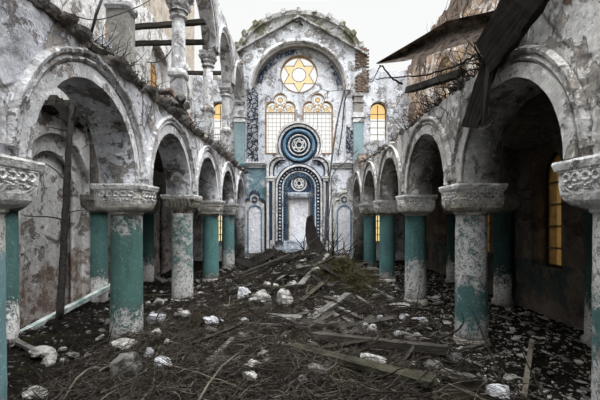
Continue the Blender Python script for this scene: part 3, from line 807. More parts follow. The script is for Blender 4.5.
def column(x, y, label, paint_m, style=0, cap_m=None, r=.262, group='arcade columns', half=.395):
    e_ = empty('column', (x, y, 0), label, 'column', group)
    cap_m = cap_m or m_stone
    bm = bmesh.new(); n = 24
    pr = [(.0, r*1.16), (.12, r*1.15), (.16, r*1.11), (.2, r*1.07), (.24, r*1.02)]
    lathe(bm, (x, y, 0), pr, 36, .012, y); obj('base', bm, m_stone, e_, True)
    bm = bmesh.new(); lathe(bm, (x, y, 0), [(.20+i*(2.2/n), r*(1.02-.05*i/n)) for i in range(n+1)], 40, .007, y*3+x); obj('shaft', bm, paint_m, e_, True)
    bm = bmesh.new()
    if style == 0:
        loft_sq(bm, (x, y, 0), [(2.34, r*.98, 2), (2.36, r*1.08, 2), (2.385, r*1.08, 2), (2.40, half*.74, 4), (2.43, half*.84, 9), (2.47, half*.90, 20), (2.53, half*.94, 40), (2.62, half*.95, 60), (2.755, half*.955, 60)], 64, .012, y)
    elif style == 1:
        loft_sq(bm, (x, y, 0), [(2.38, r*.86, 2), (2.48, r*.86, 2), (2.52, r*1.05, 2.2), (2.62, half*.78, 3), (2.70, half*.88, 4), (2.76, half*.96, 5)], 64, .035, y)
    else:
        loft_sq(bm, (x, y, 0), [(2.34, r*1.0, 2), (2.37, r*1.12, 2), (2.40, r*1.05, 2), (2.42, half*.82, 20), (2.50, half*.84, 40), (2.52, half*.9, 40), (2.66, half*.92, 40), (2.68, half*.96, 40), (2.76, half*.96, 40)], 64, .008, y)
    obj('capital', bm, cap_m, e_)
    if style == 1:
        bm = bmesh.new(); lathe(bm, (x, y, 0), [(2.22, r*.9), (2.3, r*.82), (2.36, r*.9), (2.50, r*.84)], 24, .03, y); obj('bare_brick_neck', bm, m_brick, e_)
    bm = bmesh.new()
    loft_sq(bm, (x, y, 0), [(2.745, half*.96, 40), (2.77, half*1.03, 40), (2.80, half*1.05, 40), (2.835, half*1.07, 40), (ZA, half*1.05, 40)], 64, .010 if style != 1 else .03, y+2)
    obj('abacus', bm, m_stone2, e_)
    if style in (0, 1): ornament(x, y, half*.95, ZA, style, e_)
    else:
        bm = bmesh.new()
        for a in range(4):
            R_ = Matrix.Rotation(a*PI/2, 3, 'Z'); c = R_ @ Vector((half*.91, 0, 0)); box(bm, (x+c.x, y+c.y, 2.59), (.03, .5, .07), R_)
        obj('sunk_panel', bm, m_stone3, e_)
    return e_
A = XC
column(-A, cols[0], 'pale teal column at the left edge, nearest of the left arcade', paint('paint_l0', TB, -.02, .2, 1.95, .2), 0, m_stone2)
column(-A, cols[1], 'dark green-teal column with chipped white foot, second of the left arcade', paint('paint_l1', TG, -.035, .42, 1.95, .14), 0, m_stone)
column(-A, cols[2], 'mostly white peeled column with leafy capital and bare brick neck', paint('paint_l2', (.09, .19, .175), .10, .3, 2.3, .05), 1, m_stone)
column(-A, cols[3], 'smooth bright teal column, fourth of the left arcade', paint('paint_l3', (.085, .20, .19), -.10, .3), 2, m_stone)
column(-A, cols[4], 'pale worn teal column, farthest of the left arcade', paint('paint_l4', (.11, .23, .225), .0, .5, 2.0, .06), 2, m_stone2)
column(A, cols[0], 'white flaking column at the right edge, nearest of the right arcade', paint('paint_r0', TE, .07, .3, 1.7, .12), 0, m_stone2)
column(A, cols[1], 'column with flaking white upper half and teal lower half, second of the right arcade', paint('paint_r1', TE, -.045, .30, 1.0, .17), 0, m_stone)
column(A, cols[2], 'teal column speckled white near its foot, third of the right arcade', paint('paint_r2', TE, -.02, .85), 0, m_stone)
column(A, cols[3], 'solid teal column with white foot, fourth of the right arcade', paint('paint_r3', TE, -.11, .45), 0, m_stone)
column(A, cols[4], 'solid teal column, farthest of the right arcade', paint('paint_r4', TE, -.12, .3), 0, m_stone)
# engaged columns on the outer walls
pd = paint('paint_engaged', (.035, .085, .078), -.03, .55)
nm = ['second', 'third', 'fourth', 'fifth']
for s in (-1, 1):
    for i in (1, 2, 3):
        yy = cols[i]+(.05 if s < 0 else 0); xx = -5.18 if s < 0 else 5.25
        e_ = empty('engaged_column', (xx, yy, 0), 'dark teal half column against the %s aisle wall, behind the %s arcade column' % ('left' if s < 0 else 'right', nm[i-1]), 'column', 'engaged aisle columns')
        bm = bmesh.new(); lathe(bm, (xx, yy, 0), [(0, .27), (.18, .27), (.22, .22), (2.45, .205)], 28, .008, yy); obj('shaft', bm, pd, e_, True)
        bm = bmesh.new(); loft_sq(bm, (xx, yy, 0), [(2.42, .22, 2), (2.48, .28, 3), (2.62, .31, 20), (2.72, .33, 30)], 40, .01, yy); box(bm, (xx, yy, 2.80), (.7, .7, .14)); obj('capital', bm, m_stone3, e_)
        bm = bmesh.new(); box(bm, (xx+s*.1, yy, 3.5), (.4, .42, 1.3)); obj('pier', bm, m_ceil, e_)

# upper gallery columns (left)
order = ['nearest', 'second', 'third', 'fourth', 'farthest']
for i, yy in enumerate(cols):
    if i == 0: continue
    x = -XC-.10
    e_ = empty('gallery_column', (x, yy, 4.5), 'white gallery column on a square pedestal above the left arcade, %s one in view' % ('nearest' if i == 1 else order[i-0] if i < 4 else 'farthest'), 'column', 'upper gallery columns')
    bm = bmesh.new(); box(bm, (x, yy, 5.27), (.34, .34, 1.26)); obj('pedestal', bm, m_upper if i > 1 else m_stone3, e_)
    bm = bmesh.new(); box(bm, (x, yy, 4.68), (.37, .37, .34)); obj('brick_footing', bm, m_brick, e_)
    bm = bmesh.new(); loft_sq(bm, (x, yy, 0), [(5.85, .18, 10), (5.90, .22, 8), (5.97, .23, 6), (6.03, .21, 4), (6.08, .19, 2.2)], 40, .012, yy); obj('pedestal_cap', bm, m_arch, e_)
    bm = bmesh.new(); lathe(bm, (x, yy, 0), [(6.04, .19), (6.1, .175), (6.8, .17), (7.45, .155)], 24, .006, yy); obj('shaft', bm, m_upper, e_, True)
    bm = bmesh.new(); lathe(bm, (x, yy, 0), [(7.38, .17), (7.42, .22), (7.46, .19), (7.75, .19), (7.56, .24), (7.62, .22)], 24, .01, yy)
    loft_sq(bm, (x, yy, 0), [(7.6, .2, 4), (7.68, .26, 8), (7.74, .28, 10), (7.76, .25, 10), (7.9, .26, 10)], 40, .02, yy); obj('capital', bm, m_arch, e_)

# ------------------------------------------------------------------ rubble
bm = bmesh.new(); nx, ny = 260, 440
gx = [[None]*(nx+1) for _ in range(ny+1)]
for j in range(ny+1):
    for i in range(nx+1):
        x = -5.3+10.8*i/nx; y = -1.2+20.0*j/ny; gx[j][i] = bm.verts.new((x, y, H(x, y)))
for j in range(ny):
    for i in range(nx): bm.faces.new((gx[j][i], gx[j][i+1], gx[j+1][i+1], gx[j+1][i]))
tag(obj('rubble_bed', bm, m_ground, smooth=True), 'dark earthy rubble and decayed litter covering the whole floor', 'rubble', kind='stuff')

def wander(p, d, L, r0, n=7, wig=.25, droop=0):
    pts = [Vector(p)]; d = Vector(d).normalized(); rs = [r0]
    for i in range(n):
        d = (d+Vector((random.uniform(-1, 1), random.uniform(-1, 1), random.uniform(-1, 1)))*wig-Vector((0, 0, droop))).normalized()
        pts.append(pts[-1]+d*L/n); rs.append(r0*(1-.85*(i+1)/n))
    return pts, rs
def brush(name, n, region, L, r, m, label, cat, zup=.3, seed=1, high=0):
    random.seed(seed); bm = bmesh.new(); k = 0
    while k < n:
        x, y = region()
        h = H(x, y)
        a = random.uniform(0, 2*PI); z = random.uniform(-.15, zup)
        l = L*random.uniform(.4, 1.5)
        pts, rs = wander((x, y, h+random.uniform(0, high)), (math.cos(a), math.sin(a), z), l, r*random.uniform(.5, 1.5), 4, .28, .05)
        for i, p in enumerate(pts):
            hh = H(p.x, p.y)+.005
            if p.z < hh: p.z = hh+random.uniform(0, .03)
            p.x = max(-5.2, min(5.4, p.x)); p.y = min(p.y, 18.2)
        tube(bm, pts, rs, 3); k += 1
    return tag(obj(name, bm, m), label, cat, kind='stuff')
def reg_nave():
    while True:
        x = random.uniform(-2.9, 2.9); y = 2.2+15.5*random.random()**1.35
        return x, y
brush('dead_brush', 10000, reg_nave, .42, .0055, m_twig_d, 'tangled dark dead brush over the nave floor', 'brush', .5, 1, .12)
brush('pale_twigs', 1500, reg_nave, .5, .0045, m_twig, 'pale dry twigs and straw scattered through the nave brush', 'twigs', .35, 2, .16)
brush('aisle_litter', 1500, lambda: (random.choice((random.uniform(-5.2, -2.7), random.uniform(2.7, 5.3))), random.uniform(3, 17)), .3, .005, m_twig_d, 'dark twig litter on the aisle floors', 'twigs', .25, 3, .03)
brush('foreground_brush', 4200, lambda: (random.uniform(-3.2, 1.6), 3.9+random.random()**1.2*4.2), .42, .0042, m_twig_m, 'dense matted brown twigs across the near foreground', 'twigs', .45, 14, .12)
def reg_gb(): 
    r = random.gauss(0, .45); return 1.25+r, 10.4+random.gauss(0, .8)
brush('mossy_bush', 2200, reg_gb, .28, .009, m_moss, 'low brown-green mossy bush right of centre', 'bush', .9, 4, .18)
def reg_gb2(): return .55+random.gauss(0, .35), 4.9+random.gauss(0, .22)
brush('moss_clump', 700, reg_gb2, .12, .006, m_moss, 'yellow-brown moss clump at the bottom of the picture', 'moss', .8, 5, .03)
def reg_l(): return -1.6+random.gauss(0, .5), 6.9+random.gauss(0, .9)
brush('olive_weeds', 700, reg_l, .25, .006, m_moss, 'olive weeds among rubble left of centre', 'weeds', .8, 6, .03)

def rock_mesh(name, s, seed, flat=1.0, n=9):
    random.seed(seed); bm = bmesh.new(); bmesh.ops.create_icosphere(bm, subdivisions=3, radius=.5)
    cuts = [(Vector((random.gauss(0, 1), random.gauss(0, 1), random.gauss(0, 1))).normalized(), random.uniform(.24, .42)) for k in range(n)]
    for v in bm.verts:
        for d, t in cuts:
            k = v.co.dot(d)
            if k > t: v.co -= d*(k-t)*.96
        q = v.co*5+Vector((seed, 0, 0)); v.co *= 1+.16*noise.fractal(q, .7, 2, 3)
        v.co = Vector((v.co.x*s[0]*1.12, v.co.y*s[1]*1.12, v.co.z*s[2]*flat*1.15))
    me = bpy.data.meshes.new(name); bm.to_mesh(me); bm.free(); return me
# named lumps seen in the photograph: px, py, width px, height px
named = [
 (243, 293, 15, 11, m_white, 'plaster_lump', 'white plaster lump, leftmost of the three pale lumps in mid rubble'),
 (262, 297, 20, 17, m_rock, 'plaster_lump', 'cracked pale lump, middle of the three in mid rubble'),
 (284, 299, 17, 16, m_rock, 'plaster_lump', 'yellowish pale lump, right of the three in mid rubble'),
 (156, 317, 22, 12, m_white, 'plaster_slab', 'tilted pale slab beside the foot of the white peeled column'),
 (184, 316, 18, 7, m_rock, 'plaster_slab', 'flat pale slab lying right of the white peeled column'),
 (213, 320, 22, 9, m_white, 'plaster_slab', 'thin white crumpled slab alone in the left of the nave'),
 (244, 320, 10, 4, m_white, 'plaster_slab', 'small flat white fragment in the dark brush at centre left'),
 (161, 362, 20, 14, m_white, 'plaster_lump', 'mottled white block in the left foreground'),
 (148, 353, 10, 9, m_white, 'plaster_lump', 'small white block behind the mottled one in the left foreground'),
 (156, 334, 10, 10, m_rock, 'plaster_lump', 'upright pale fragment right of the dark teal column'),
 (124, 362, 34, 22, m_grey, 'masonry_block', 'grooved grey block at the foot of the dark teal column'),
 (124, 345, 24, 7, m_rock, 'plaster_slab', 'pale slab leaning at the foot of the dark teal column'),
 (373, 361, 26, 13, m_rock, 'stone_roll', 'pale cylindrical stone fragment between the two foreground beams'),
 (345, 341, 14, 7, m_rock, 'plaster_lump', 'low pale hump just behind the long foreground beam'),
 (380, 318, 8, 7, m_white, 'plaster_lump', 'small bright white lump beyond the foreground beam'),
 (373, 330, 11, 9, m_rock, 'plaster_lump', 'pale lump nearest the fallen grey planks on the right'),
 (366, 327, 7, 9, m_rock, 'plaster_lump', 'narrow pale lump left of its larger neighbour beyond the beam'),
 (397, 333, 8, 5, m_white, 'plaster_lump', 'small white lump lying right of the pale pair beyond the beam'),
 (418, 335, 9, 6, m_rock, 'plaster_lump', 'cream lump farthest right of the row beyond the beam'),
 (320, 312, 12, 6, m_white, 'plaster_slab', 'white flake slab beneath the crossing grey plank'),
 (399, 306, 22, 5, m_rock, 'plaster_slab', 'broad flat pale slab before the third right column'),
 (403, 317, 12, 6, m_white, 'plaster_slab', 'white slab in front of the third right column'),
 (421, 320, 16, 5, m_white, 'plaster_slab', 'long white slab right of the third right column foot'),
 (45, 352, 26, 8, m_rock, 'plaster_slab', 'pale bluish fallen slab in the left aisle'),
 (160, 268+33, 12, 6, m_rock, 'plaster_lump', 'pale lump beside the white peeled column in the left aisle'),
 (35, 393, 22, 7, m_rock, 'plaster_slab', 'pale plaster sheet at the bottom left corner'),
 (500, 392, 30, 8, m_white, 'plaster_slab', 'white striped plaster sheet at the bottom right'),
]
for i, (px, py, wpx, hpx, m, nme, lab) in enumerate(named):
    p = G(px, py+hpx*.4); sc = p.y/F
    me = rock_mesh(nme, (wpx*sc, wpx*sc*.8, hpx*sc*1.25), 100+i)
    if nme == 'stone_roll':
        bm = bmesh.new(); tube(bm, [(-wpx*sc/2, 0, 0), (-wpx*sc*.3, .01, .0), (wpx*sc*.3, 0, 0), (wpx*sc/2, 0, 0)], [hpx*sc*.5, hpx*sc*.56, hpx*sc*.52, hpx*sc*.46], 12)
        me = bpy.data.meshes.new(nme); bm.to_mesh(me); bm.free()
    o = link(nme, me, m); o.location = (p.x, p.y, H(p.x, p.y)+hpx*sc*.28); o.rotation_euler = (random.uniform(-.2, .2), random.uniform(-.15, .25), random.uniform(-.6, .6))
    tag(o, lab, 'rubble piece')
def where(x, y):
    a = 'left' if x < -.9 else 'right' if x > 1.1 else 'middle'
    b = 'near the foreground' if y < 6.6 else 'halfway to the ark' if y < 10.5 else 'toward the ark'
    return a+' of the floor, '+b
# scattered chunks and flakes (copies of a few prototypes)
random.seed(33)
protoR = [rock_mesh('rubble_chunk', (1, .8, .55), 200+k) for k in range(6)]
protoF = [rock_mesh('plaster_flake', (1, .7, .16), 220+k, 1, 7) for k in range(6)]
def scatter(nme, n, reg, smin, smax, protos, mats, label, cat, group):
    me2 = []
    for pme in protos:
        for m in mats:
            q = pme.copy(); q.materials.clear(); q.materials.append(m); me2.append(q)
    for k in range(n):
        x, y = reg(); s = random.uniform(smin, smax)*(1 if random.random() < .8 else 1.5)
        o = bpy.data.objects.new(nme, random.choice(me2)); COL.objects.link(o)
        o.location = (x, y, H(x, y)+s*(.12 if 'flake' in nme else .16)); o.scale = (s, s, s)
        o.rotation_euler = (random.uniform(-.35, .35), random.uniform(-.35, .35), random.uniform(0, 6.28))
        tag(o, label+', '+where(x, y), cat, group+', '+where(x, y))
scatter('rubble_chunk', 185, lambda: (max(-2.4, min(2.6, random.gauss(.6, 1.2))), 4.5+11.5*random.random()), .06, .22, protoR, [m_grey, m_rock, m_grey, m_grey], 'grey masonry chunk in the nave', 'rubble piece', 'nave chunks')
scatter('rubble_chunk', 110, lambda: (random.uniform(-4.9, -2.1), random.uniform(5, 15)), .08, .2, protoR, [m_grey, m_rock, m_grey], 'grey masonry chunk along the left columns', 'rubble piece', 'masonry chunks on the left')
scatter('plaster_flake', 298, lambda: (random.uniform(2.2, 5.3), 4.3+random.random()**1.5*10), .06, .20, protoF, [m_rock, m_grey, m_grey, m_rock], 'flat plaster flake', 'plaster flake', 'right aisle plaster flakes')

m_lath = [m_plank, m_wood, m_wood, m_moss_plank]
random.seed(77)
def crumbs(name, n, reg, smin, smax, m, label):
    bm = bmesh.new()
    for k in range(n):
        x, y = reg(); sz = random.uniform(smin, smax)*(1+y*.04); h = H(x, y); vs_ = []
        for q in range(5):
            v = Vector((random.gauss(0, 1), random.gauss(0, 1), random.gauss(0, .6))).normalized()*sz*random.uniform(.5, 1)
            vs_.append(bm.verts.new((x+v.x, y+v.y, h+v.z*.7+sz*.15)))
        for f in ((0, 1, 2), (0, 2, 3), (0, 3, 4), (1, 2, 4), (1, 3, 4), (2, 3, 4)): bm.faces.new([vs_[i] for i in f])
    return tag(obj(name, bm, m), label, 'crumbs', kind='stuff')
crumbs('pale_crumbs', 4200, lambda: (random.uniform(2.3, 5.4), 3.6+random.random()**1.3*14), .015, .05, m_rock, 'pale plaster crumbs strewn over the right aisle floor')
crumbs('nave_crumbs', 4500, lambda: (random.uniform(-2.7, 2.9), 6.2+random.random()**1.2*11), .012, .05, m_grey, 'grey masonry crumbs through the nave rubble')
crumbs('nave_crumbs', 1500, lambda: (random.gauss(.9, .9), random.uniform(5.5, 14)), .012, .045, m_rock, 'pale plaster crumbs in the middle of the nave')
crumbs('left_crumbs', 1800, lambda: (random.uniform(-5.1, -2.3), 4+random.random()**1.2*12), .012, .05, m_grey, 'grey crumbs over the left aisle floor')
# planks, beams and branches
def plank(name, p0, p1, w_, t_, m, label, cat='plank', roll=0, jag=.06, group=None, sag=0):
    p0, p1 = Vector(p0), Vector(p1); L = (p1-p0).length; bm = bmesh.new(); n = 14; rings = []
    for i in range(n+1):
        u = i/n; j = [random.uniform(-1, 1) for _ in range(4)]
        e0 = jag if i in (0, n) else 0
        R = []
        for k, (a, b) in enumerate(((-1, -1), (1, -1), (1, 1), (-1, 1))):
            R.append(bm.verts.new((L*u+e0*j[k], a*w_/2*(1+.08*j[(k+1) % 4]), b*t_/2*(1+.12*j[(k+2) % 4])-sag*math.sin(PI*u))))
        rings.append(R)
    for a_, b_ in zip(rings, rings[1:]):
        for k in range(4): bm.faces.new((a_[k], a_[(k+1) % 4], b_[(k+1) % 4], b_[k]))
    bm.faces.new(rings[0][::-1]); bm.faces.new(rings[-1])
    o = obj(name, bm, m); d = (p1-p0).normalized(); q = d.to_track_quat('X', 'Z'); o.rotation_mode = 'QUATERNION'
    from mathutils import Quaternion
    o.rotation_quaternion = q @ Quaternion((1, 0, 0), roll); o.location = p0
    return tag(o, label, cat, group)
def GP(px, py, l=.05): return G(px, py)+Vector((0, 0, l))
random.seed(12)
plank('beam', GP(313, 346, .16), GP(446, 361, .16), .13, .11, m_wood, 'long dark beam lying across the right foreground', 'beam')
plank('beam', GP(292, 353, .10), GP(432, 391, .10), .2, .07, m_moss_plank, 'mossy wide board in front of the long dark beam', 'beam')
plank('plank', GP(311, 322, .05), GP(349, 300, .14), .16, .06, m_plank, 'grey plank crossing the fallen laths at centre', 'plank')
plank('plank', GP(318, 308, .03), GP(372, 335, .03), .13, .04, m_plank, 'pale lath under the crossing grey plank', 'plank')
plank('plank', GP(326, 303, .03), GP(366, 322, .03), .10, .04, m_plank, 'thin pale lath farthest back of the fallen laths', 'plank')
plank('plank', GP(305, 312, .03), GP(330, 338, .03), .10, .04, m_plank, 'short pale lath left of the crossing plank', 'plank')
plank('plank', GP(296, 356, .03), GP(330, 372, .03), .12, .04, m_wood, 'brown board end left of the mossy board', 'plank')
plank('plank', GP(392, 372, .03), GP(470, 382, .03), .12, .04, m_wood, 'thin dark board in the lower right foreground', 'plank')
plank('plank', GP(440, 372, .03), GP(476, 380, .03), .10, .03, m_plank, 'short grey splintered board in the lower right', 'plank')
plank('plank', GP(524, 400, .03), GP(532, 366, .4), .06, .03, m_twig, 'upright splinter stick in the lower right foreground', 'plank')
plank('fallen_rail', (-5.12, 6.3, .12), (-4.95, 10.1, .52), .12, .10, m_pipe, 'pale teal-white rail leaning along the left aisle wall', 'rail')
plank('plank', GP(14, 343, .04), GP(50, 362, .06), .08, .05, m_plank, 'pale stick board on the left aisle floor beyond the near column', 'plank')
plank('plank', GP(140, 272, .1), GP(165, 285, .1), .2, .06, m_plank, 'pale fallen panel behind the dark teal column', 'plank')
for k, (a, b, lab) in enumerate([((258, 283), (312, 276), 'dark splintered beam in front of the ark, lower one'), ((240, 278), (290, 262), 'dark beam sloping left before the ark'), ((262, 268), (318, 262), 'dark beam lying level before the ark sill'), ((330, 292), (372, 262), 'dark beam rising toward the right side niche'), ((300, 290), (328, 262), 'pale edged beam rising to the right of the ark')]):
    plank('beam', GP(*a, l=.1), GP(*b, l=.25), .15, .08, m_char if k < 4 else m_plank, lab, 'beam')
random.seed(91)
for k, (px, py, w_, ang, lab) in enumerate([(250, 268, .9, .5, 'black roof slab heaped left before the ark, front one'), (262, 262, 1.0, -.4, 'black roof slab heaped left before the ark, right one'), (243, 264, .8, .2, 'black roof slab heaped left before the ark, rear one'), (310, 268, .9, -.6, 'black broken slab leaning in the heap before the ark'), (335, 276, .9, .5, 'black broken slab tilted in the heap below the right niche'), (322, 288, .6, .7, 'black slab end under the heap, right of the three pale lumps')]):
    p = G(px, py); bm = bmesh.new(); nn = 9
    for i in range(nn):
        a = 2*PI*i/nn; r = w_*.5*random.uniform(.7, 1.1); bm.verts.new((r*math.cos(a)*1.3, r*math.sin(a)*.8, 0))
    f = bm.faces.new(bm.verts[:]); bmesh.ops.solidify(bm, geom=[f], thickness=.06)
    o = obj('roof_slab', bm, m_char); o.location = p+Vector((0, .15, .12)); o.rotation_euler = (.45, ang*.7, ang); tag(o, lab, 'roof slab')
# curved burnt sheet and ribs right of the ark
def branch(name, pts, r0, r1, m, label, cat='branch', group=None, n=6):
    L = len(pts); bm = bmesh.new(); tube(bm, pts, [r0+(r1-r0)*i/(L-1) for i in range(L)], n)
    return tag(obj(name, bm, m, smooth=True), label, cat, group)
def spline(pts, n=14, wig=0):
    pts = [Vector(p) for p in pts]; out = []
    for i in range(len(pts)-1):
        p0, p1, p2, p3 = pts[max(i-1, 0)], pts[i], pts[i+1], pts[min(i+2, len(pts)-1)]
        for k in range(n):
            t = k/n; out.append(.5*((2*p1)+(p2-p0)*t+(2*p0-5*p1+4*p2-p3)*t*t+(3*p1-p0-3*p2+p3)*t**3)+Vector([random.uniform(-wig, wig) for _ in range(3)]))
    return out+[pts[-1]]
YT = 15.5
spl = spline([P(311, 218, YT), P(314, 236, YT-.2), P(322, 254, YT-.5), P(338, 270, YT-1.2), P(352, 284, YT-2)], 6)
bm = bmesh.new(); prev = None
for i, p in enumerate(spl):
    wd = .16+.28*math.sin(PI*i/len(spl))
    a, b = bm.verts.new(p+Vector((-wd, 0, .05))), bm.verts.new(p+Vector((wd*.4, .3, .15)))
    if prev: bm.faces.new((prev[0], prev[1], b, a))
    prev = (a, b)
bmesh.ops.solidify(bm, geom=bm.faces[:], thickness=.03)
tag(obj('bent_sheet', bm, m_char), 'black curled metal sheet standing in the debris right of the ark', 'metal sheet')
for k in range(34):
    x0 = random.uniform(300, 352); y0 = random.uniform(262, 285)
    p = P(x0, y0, random.uniform(12.8, 15)); p.z = H(p.x, p.y)
    d = Vector((random.uniform(-.5, .5), random.uniform(-.3, .3), 1))
    pts, rs = wander(p, d, random.uniform(.6, 1.7), .03, 6, .24, .14)
    bm = bmesh.new(); tube(bm, pts, rs, 5); tag(obj('bent_rod', bm, m_char), 'bent dark rod sticking out of the debris heap right of the ark', 'rod', 'bent rods right of the ark')
branch('cable', spline([P(346, 84, 16.8), P(338, 118, 16.5), P(333, 150, 16), P(327, 200, 15.2), P(325, 245, 14.6)], 8), .035, .05, m_iron, 'long dark cable hanging down right of the ark', 'cable')
branch('cable', spline([P(358, 150, 15.9), P(345, 162, 15.8), P(332, 176, 15.6), P(331, 200, 15.4), P(324, 250, 14.8)], 6), .02, .025, m_iron, 'thin wire sagging from the right arcade toward the ark', 'cable')
branch('cable', spline([P(351, 92, 18.6), P(345, 100, 18.6), P(342, 130, 18.6), P(338, 156, 18.6)], 6), .035, .03, m_iron, 'dark conduit running down the far wall right of the windows', 'cable')
# trunk in the left aisle
tp = spline([Vector((-4.85, 7.55, .1)), P(63, 262, 7.75), P(65, 220, 7.8), P(67, 180, 7.8), P(70, 130, 7.8), P(72, 100, 7.9)], 6, .008)
tp[0].z = H(tp[0].x, tp[0].y)
tr = branch('tree_trunk', tp, .075, .055, m_bark, 'dark crooked trunk standing in the left aisle before the blind arch', 'tree trunk', n=10)
bm = bmesh.new()
for k in range(10):
    bm = bmesh.new(); p = tp[random.randrange(8, len(tp)-1)]; pts, rs = wander(p, (random.uniform(-1, 1), random.uniform(-.6, .6), random.uniform(.2, 1)), random.uniform(.4, 1.0), .018, 6, .3); tube(bm, pts, rs, 4)
    obj('side_branch', bm, m_bark, tr)
# broken lumps where the gallery floor tore off the left outer wall
bm = bmesh.new()
for k in range(60):
    y = random.uniform(6.2, 10.2); box(bm, (XO_L+random.uniform(.0, .28), y, 4.62+random.uniform(-.12, .2)), (random.uniform(.1, .3), random.uniform(.12, .4), random.uniform(.08, .2)), Matrix.Rotation(random.uniform(-.5, .5), 3, 'X'))
obj('torn_floor_edge', bm, m_char, wol)
for k, (y, dx) in enumerate(((6.9, .35), (7.7, .6), (8.6, .3), (9.4, .8))):
    plank('joist', (XO_L-.0, y, 4.62), (XO_L+dx, y+random.uniform(-.1, .3), 4.55-.25*k % .3), .12, .16, m_char, 'charred broken joist end jutting from the left aisle wall, %s from the front' % ('first', 'second', 'third', 'fourth')[k], 'joist')

# big debris hanging from the right arcade
random.seed(5)
plank('hanging_beam', P(556, -45, 3.7), P(486, 58, 4.9), .46, .12, m_char, 'wide charred timber hanging down over the near right arch', 'beam', roll=1.2)
plank('hanging_plank', P(494, 50, 4.9), P(470, 126, 5.3), .22, .05, m_char, 'narrow dark plank dangling below the wide charred timber', 'plank', roll=1.0)
plank('hanging_plank', P(491, 56, 4.85), P(483, 122, 5.2), .12, .05, m_wood, 'split grey plank beside the dangling dark plank', 'plank', roll=1.4)
plank('wall_top_beam', P(409, 90, 8.2), P(462, 73, 6.3), .16, .12, m_char, 'short charred beam end poking from the right wall top', 'beam')
# curled roofing sheet
top = [(376, 63), (400, 49), (425, 33), (447, 21), (470, 16), (490, 11), (512, 3)]
bot = [(377, 64), (404, 61), (428, 56), (448, 49), (472, 41), (494, 36), (516, 32)]
bm = bmesh.new(); g0 = []
for i, (a, b) in enumerate(zip(top, bot)):
    Yt = 6.6-.32*i; R = []
    for k in range(6):
        t = k/5; q = P(a[0]+(b[0]-a[0])*t, a[1]+(b[1]-a[1])*t, Yt+.25*math.sin(t*PI)-.25*t)
        R.append(bm.verts.new(q+Vector((0, 0, .02*fbm(i*1.3, k*1.1, 2)))))
    g0.append(R)
for a, b in zip(g0, g0[1:]):
    for k in range(5): bm.faces.new((a[k], a[k+1], b[k+1], b[k]))
bmesh.ops.solidify(bm, geom=bm.faces[:], thickness=.025)
tag(obj('roofing_sheet', bm, m_tin), 'rusty curled roofing strip jutting over the nave from the right wall', 'metal sheet')
bm = bmesh.new()
for k in range(7): tube(bm, [P(382+k*2, 62-k*.5, 6.6), P(388+k*4, 56+k*1.5, 6.5), P(374+k*9, 66-k*2, 6.45)], .008, 4)
# branches on the right wall top
nb = [([(375, 79), (400, 77), (425, 75), (455, 66), (475, 55)], 6.8, 'long thin branch arching over the right arcade toward the nave'),
      ([(372, 82), (378, 70), (382, 66), (392, 78), (402, 84)], 7.5, 'thin curled twig at the tip of the long branch')]
for pts, Yb, lab in nb:
    branch('branch', spline([P(x, y, Yb-.25*i) for i, (x, y) in enumerate(pts)], 6, .01), .008, .02, m_twig_d, lab)
def ledge_brush(name, n, X0, X1, y0, y1, z, L, m, label, seed, r=.006):
    random.seed(seed); bm = bmesh.new()
    for k in range(n):
        y = random.uniform(y0, y1); x = random.uniform(X0, X1)
        pts, rs = wander((x, y, z if not callable(z) else z(y)), (random.uniform(-1, 1), random.uniform(-.8, .8), random.uniform(0, 1.3)), L*random.uniform(.4, 1.6), r*random.uniform(.6, 1.8), 5, .3, .07); tube(bm, pts, rs, 3)
    return tag(obj(name, bm, m), label, 'brush', kind='stuff')
ledge_brush('wall_top_brush', 900, 2.72, 3.25, 3.5, 17, lambda y: rt(y)+.02, .36, m_twig_d, 'dark dead roots and twigs along the top of the right arcade', 8)
ledge_brush('hanging_roots', 260, 2.66, 3.1, 4.6, 9.5, lambda y: rt(y)+.03, .5, m_twig_d, 'thick tangled roots spilling over the right wall top beside the roofing strip', 18, .011)
ledge_brush('ledge_brush', 700, -3.2, -2.6, 5, 16, 4.64, .34, m_twig_d, 'dark dead twigs along the left gallery ledge', 9)
ledge_brush('dry_grass', 160, -3.0, -2.7, 11.6, 12.9, 4.62, .5, m_twig, 'pale dry grass on the left ledge by the third gallery pedestal', 10, .004)
# bricks and lumps along both ledges
random.seed(21)
for (X0, X1, zf, lab, grp, ys) in ((-3.22, -2.72, lambda y: 4.66, 'loose broken brick on the left gallery ledge', 'loose bricks on the left ledge', (5.2, 16.5)), (2.75, 3.25, lambda y: rt(y)+.07, 'loose broken brick on top of the right arcade', 'loose bricks on the right wall top', (4.0, 17.5))):
    bmk = bmesh.new(); box(bmk, (0, 0, 0), (.25, .12, .08)); bmesh.ops.bevel(bmk, geom=bmk.edges[:], offset=.01, segments=1, affect='EDGES')
    me = bpy.data.meshes.new('brick'); bmk.to_mesh(me); bmk.free(); me.materials.append(m_brick); me3 = me.copy(); me3.materials.clear(); me3.materials.append(m_grey)
    for k in range(90):
        y = random.uniform(*ys)
        if X0 < 0 and min(abs(y-c) for c in cols) < .35: continue
        o = bpy.data.objects.new('brick', me if random.random() < .45 else me3); COL.objects.link(o)
        o.location = (random.uniform(X0, X1), y, zf(y)); s = random.uniform(.7, 1.5); o.scale = (s, s, s*random.uniform(.8, 1.8)); o.rotation_euler = (random.uniform(-.4, .4), random.uniform(-.4, .4), random.uniform(0, 3))
        w_ = 'over the two nearest arches' if y < 9.6 else 'over the far arches'
        tag(o, lab+' '+w_, 'brick', grp+' '+w_)
random.seed(61); bm = bmesh.new()
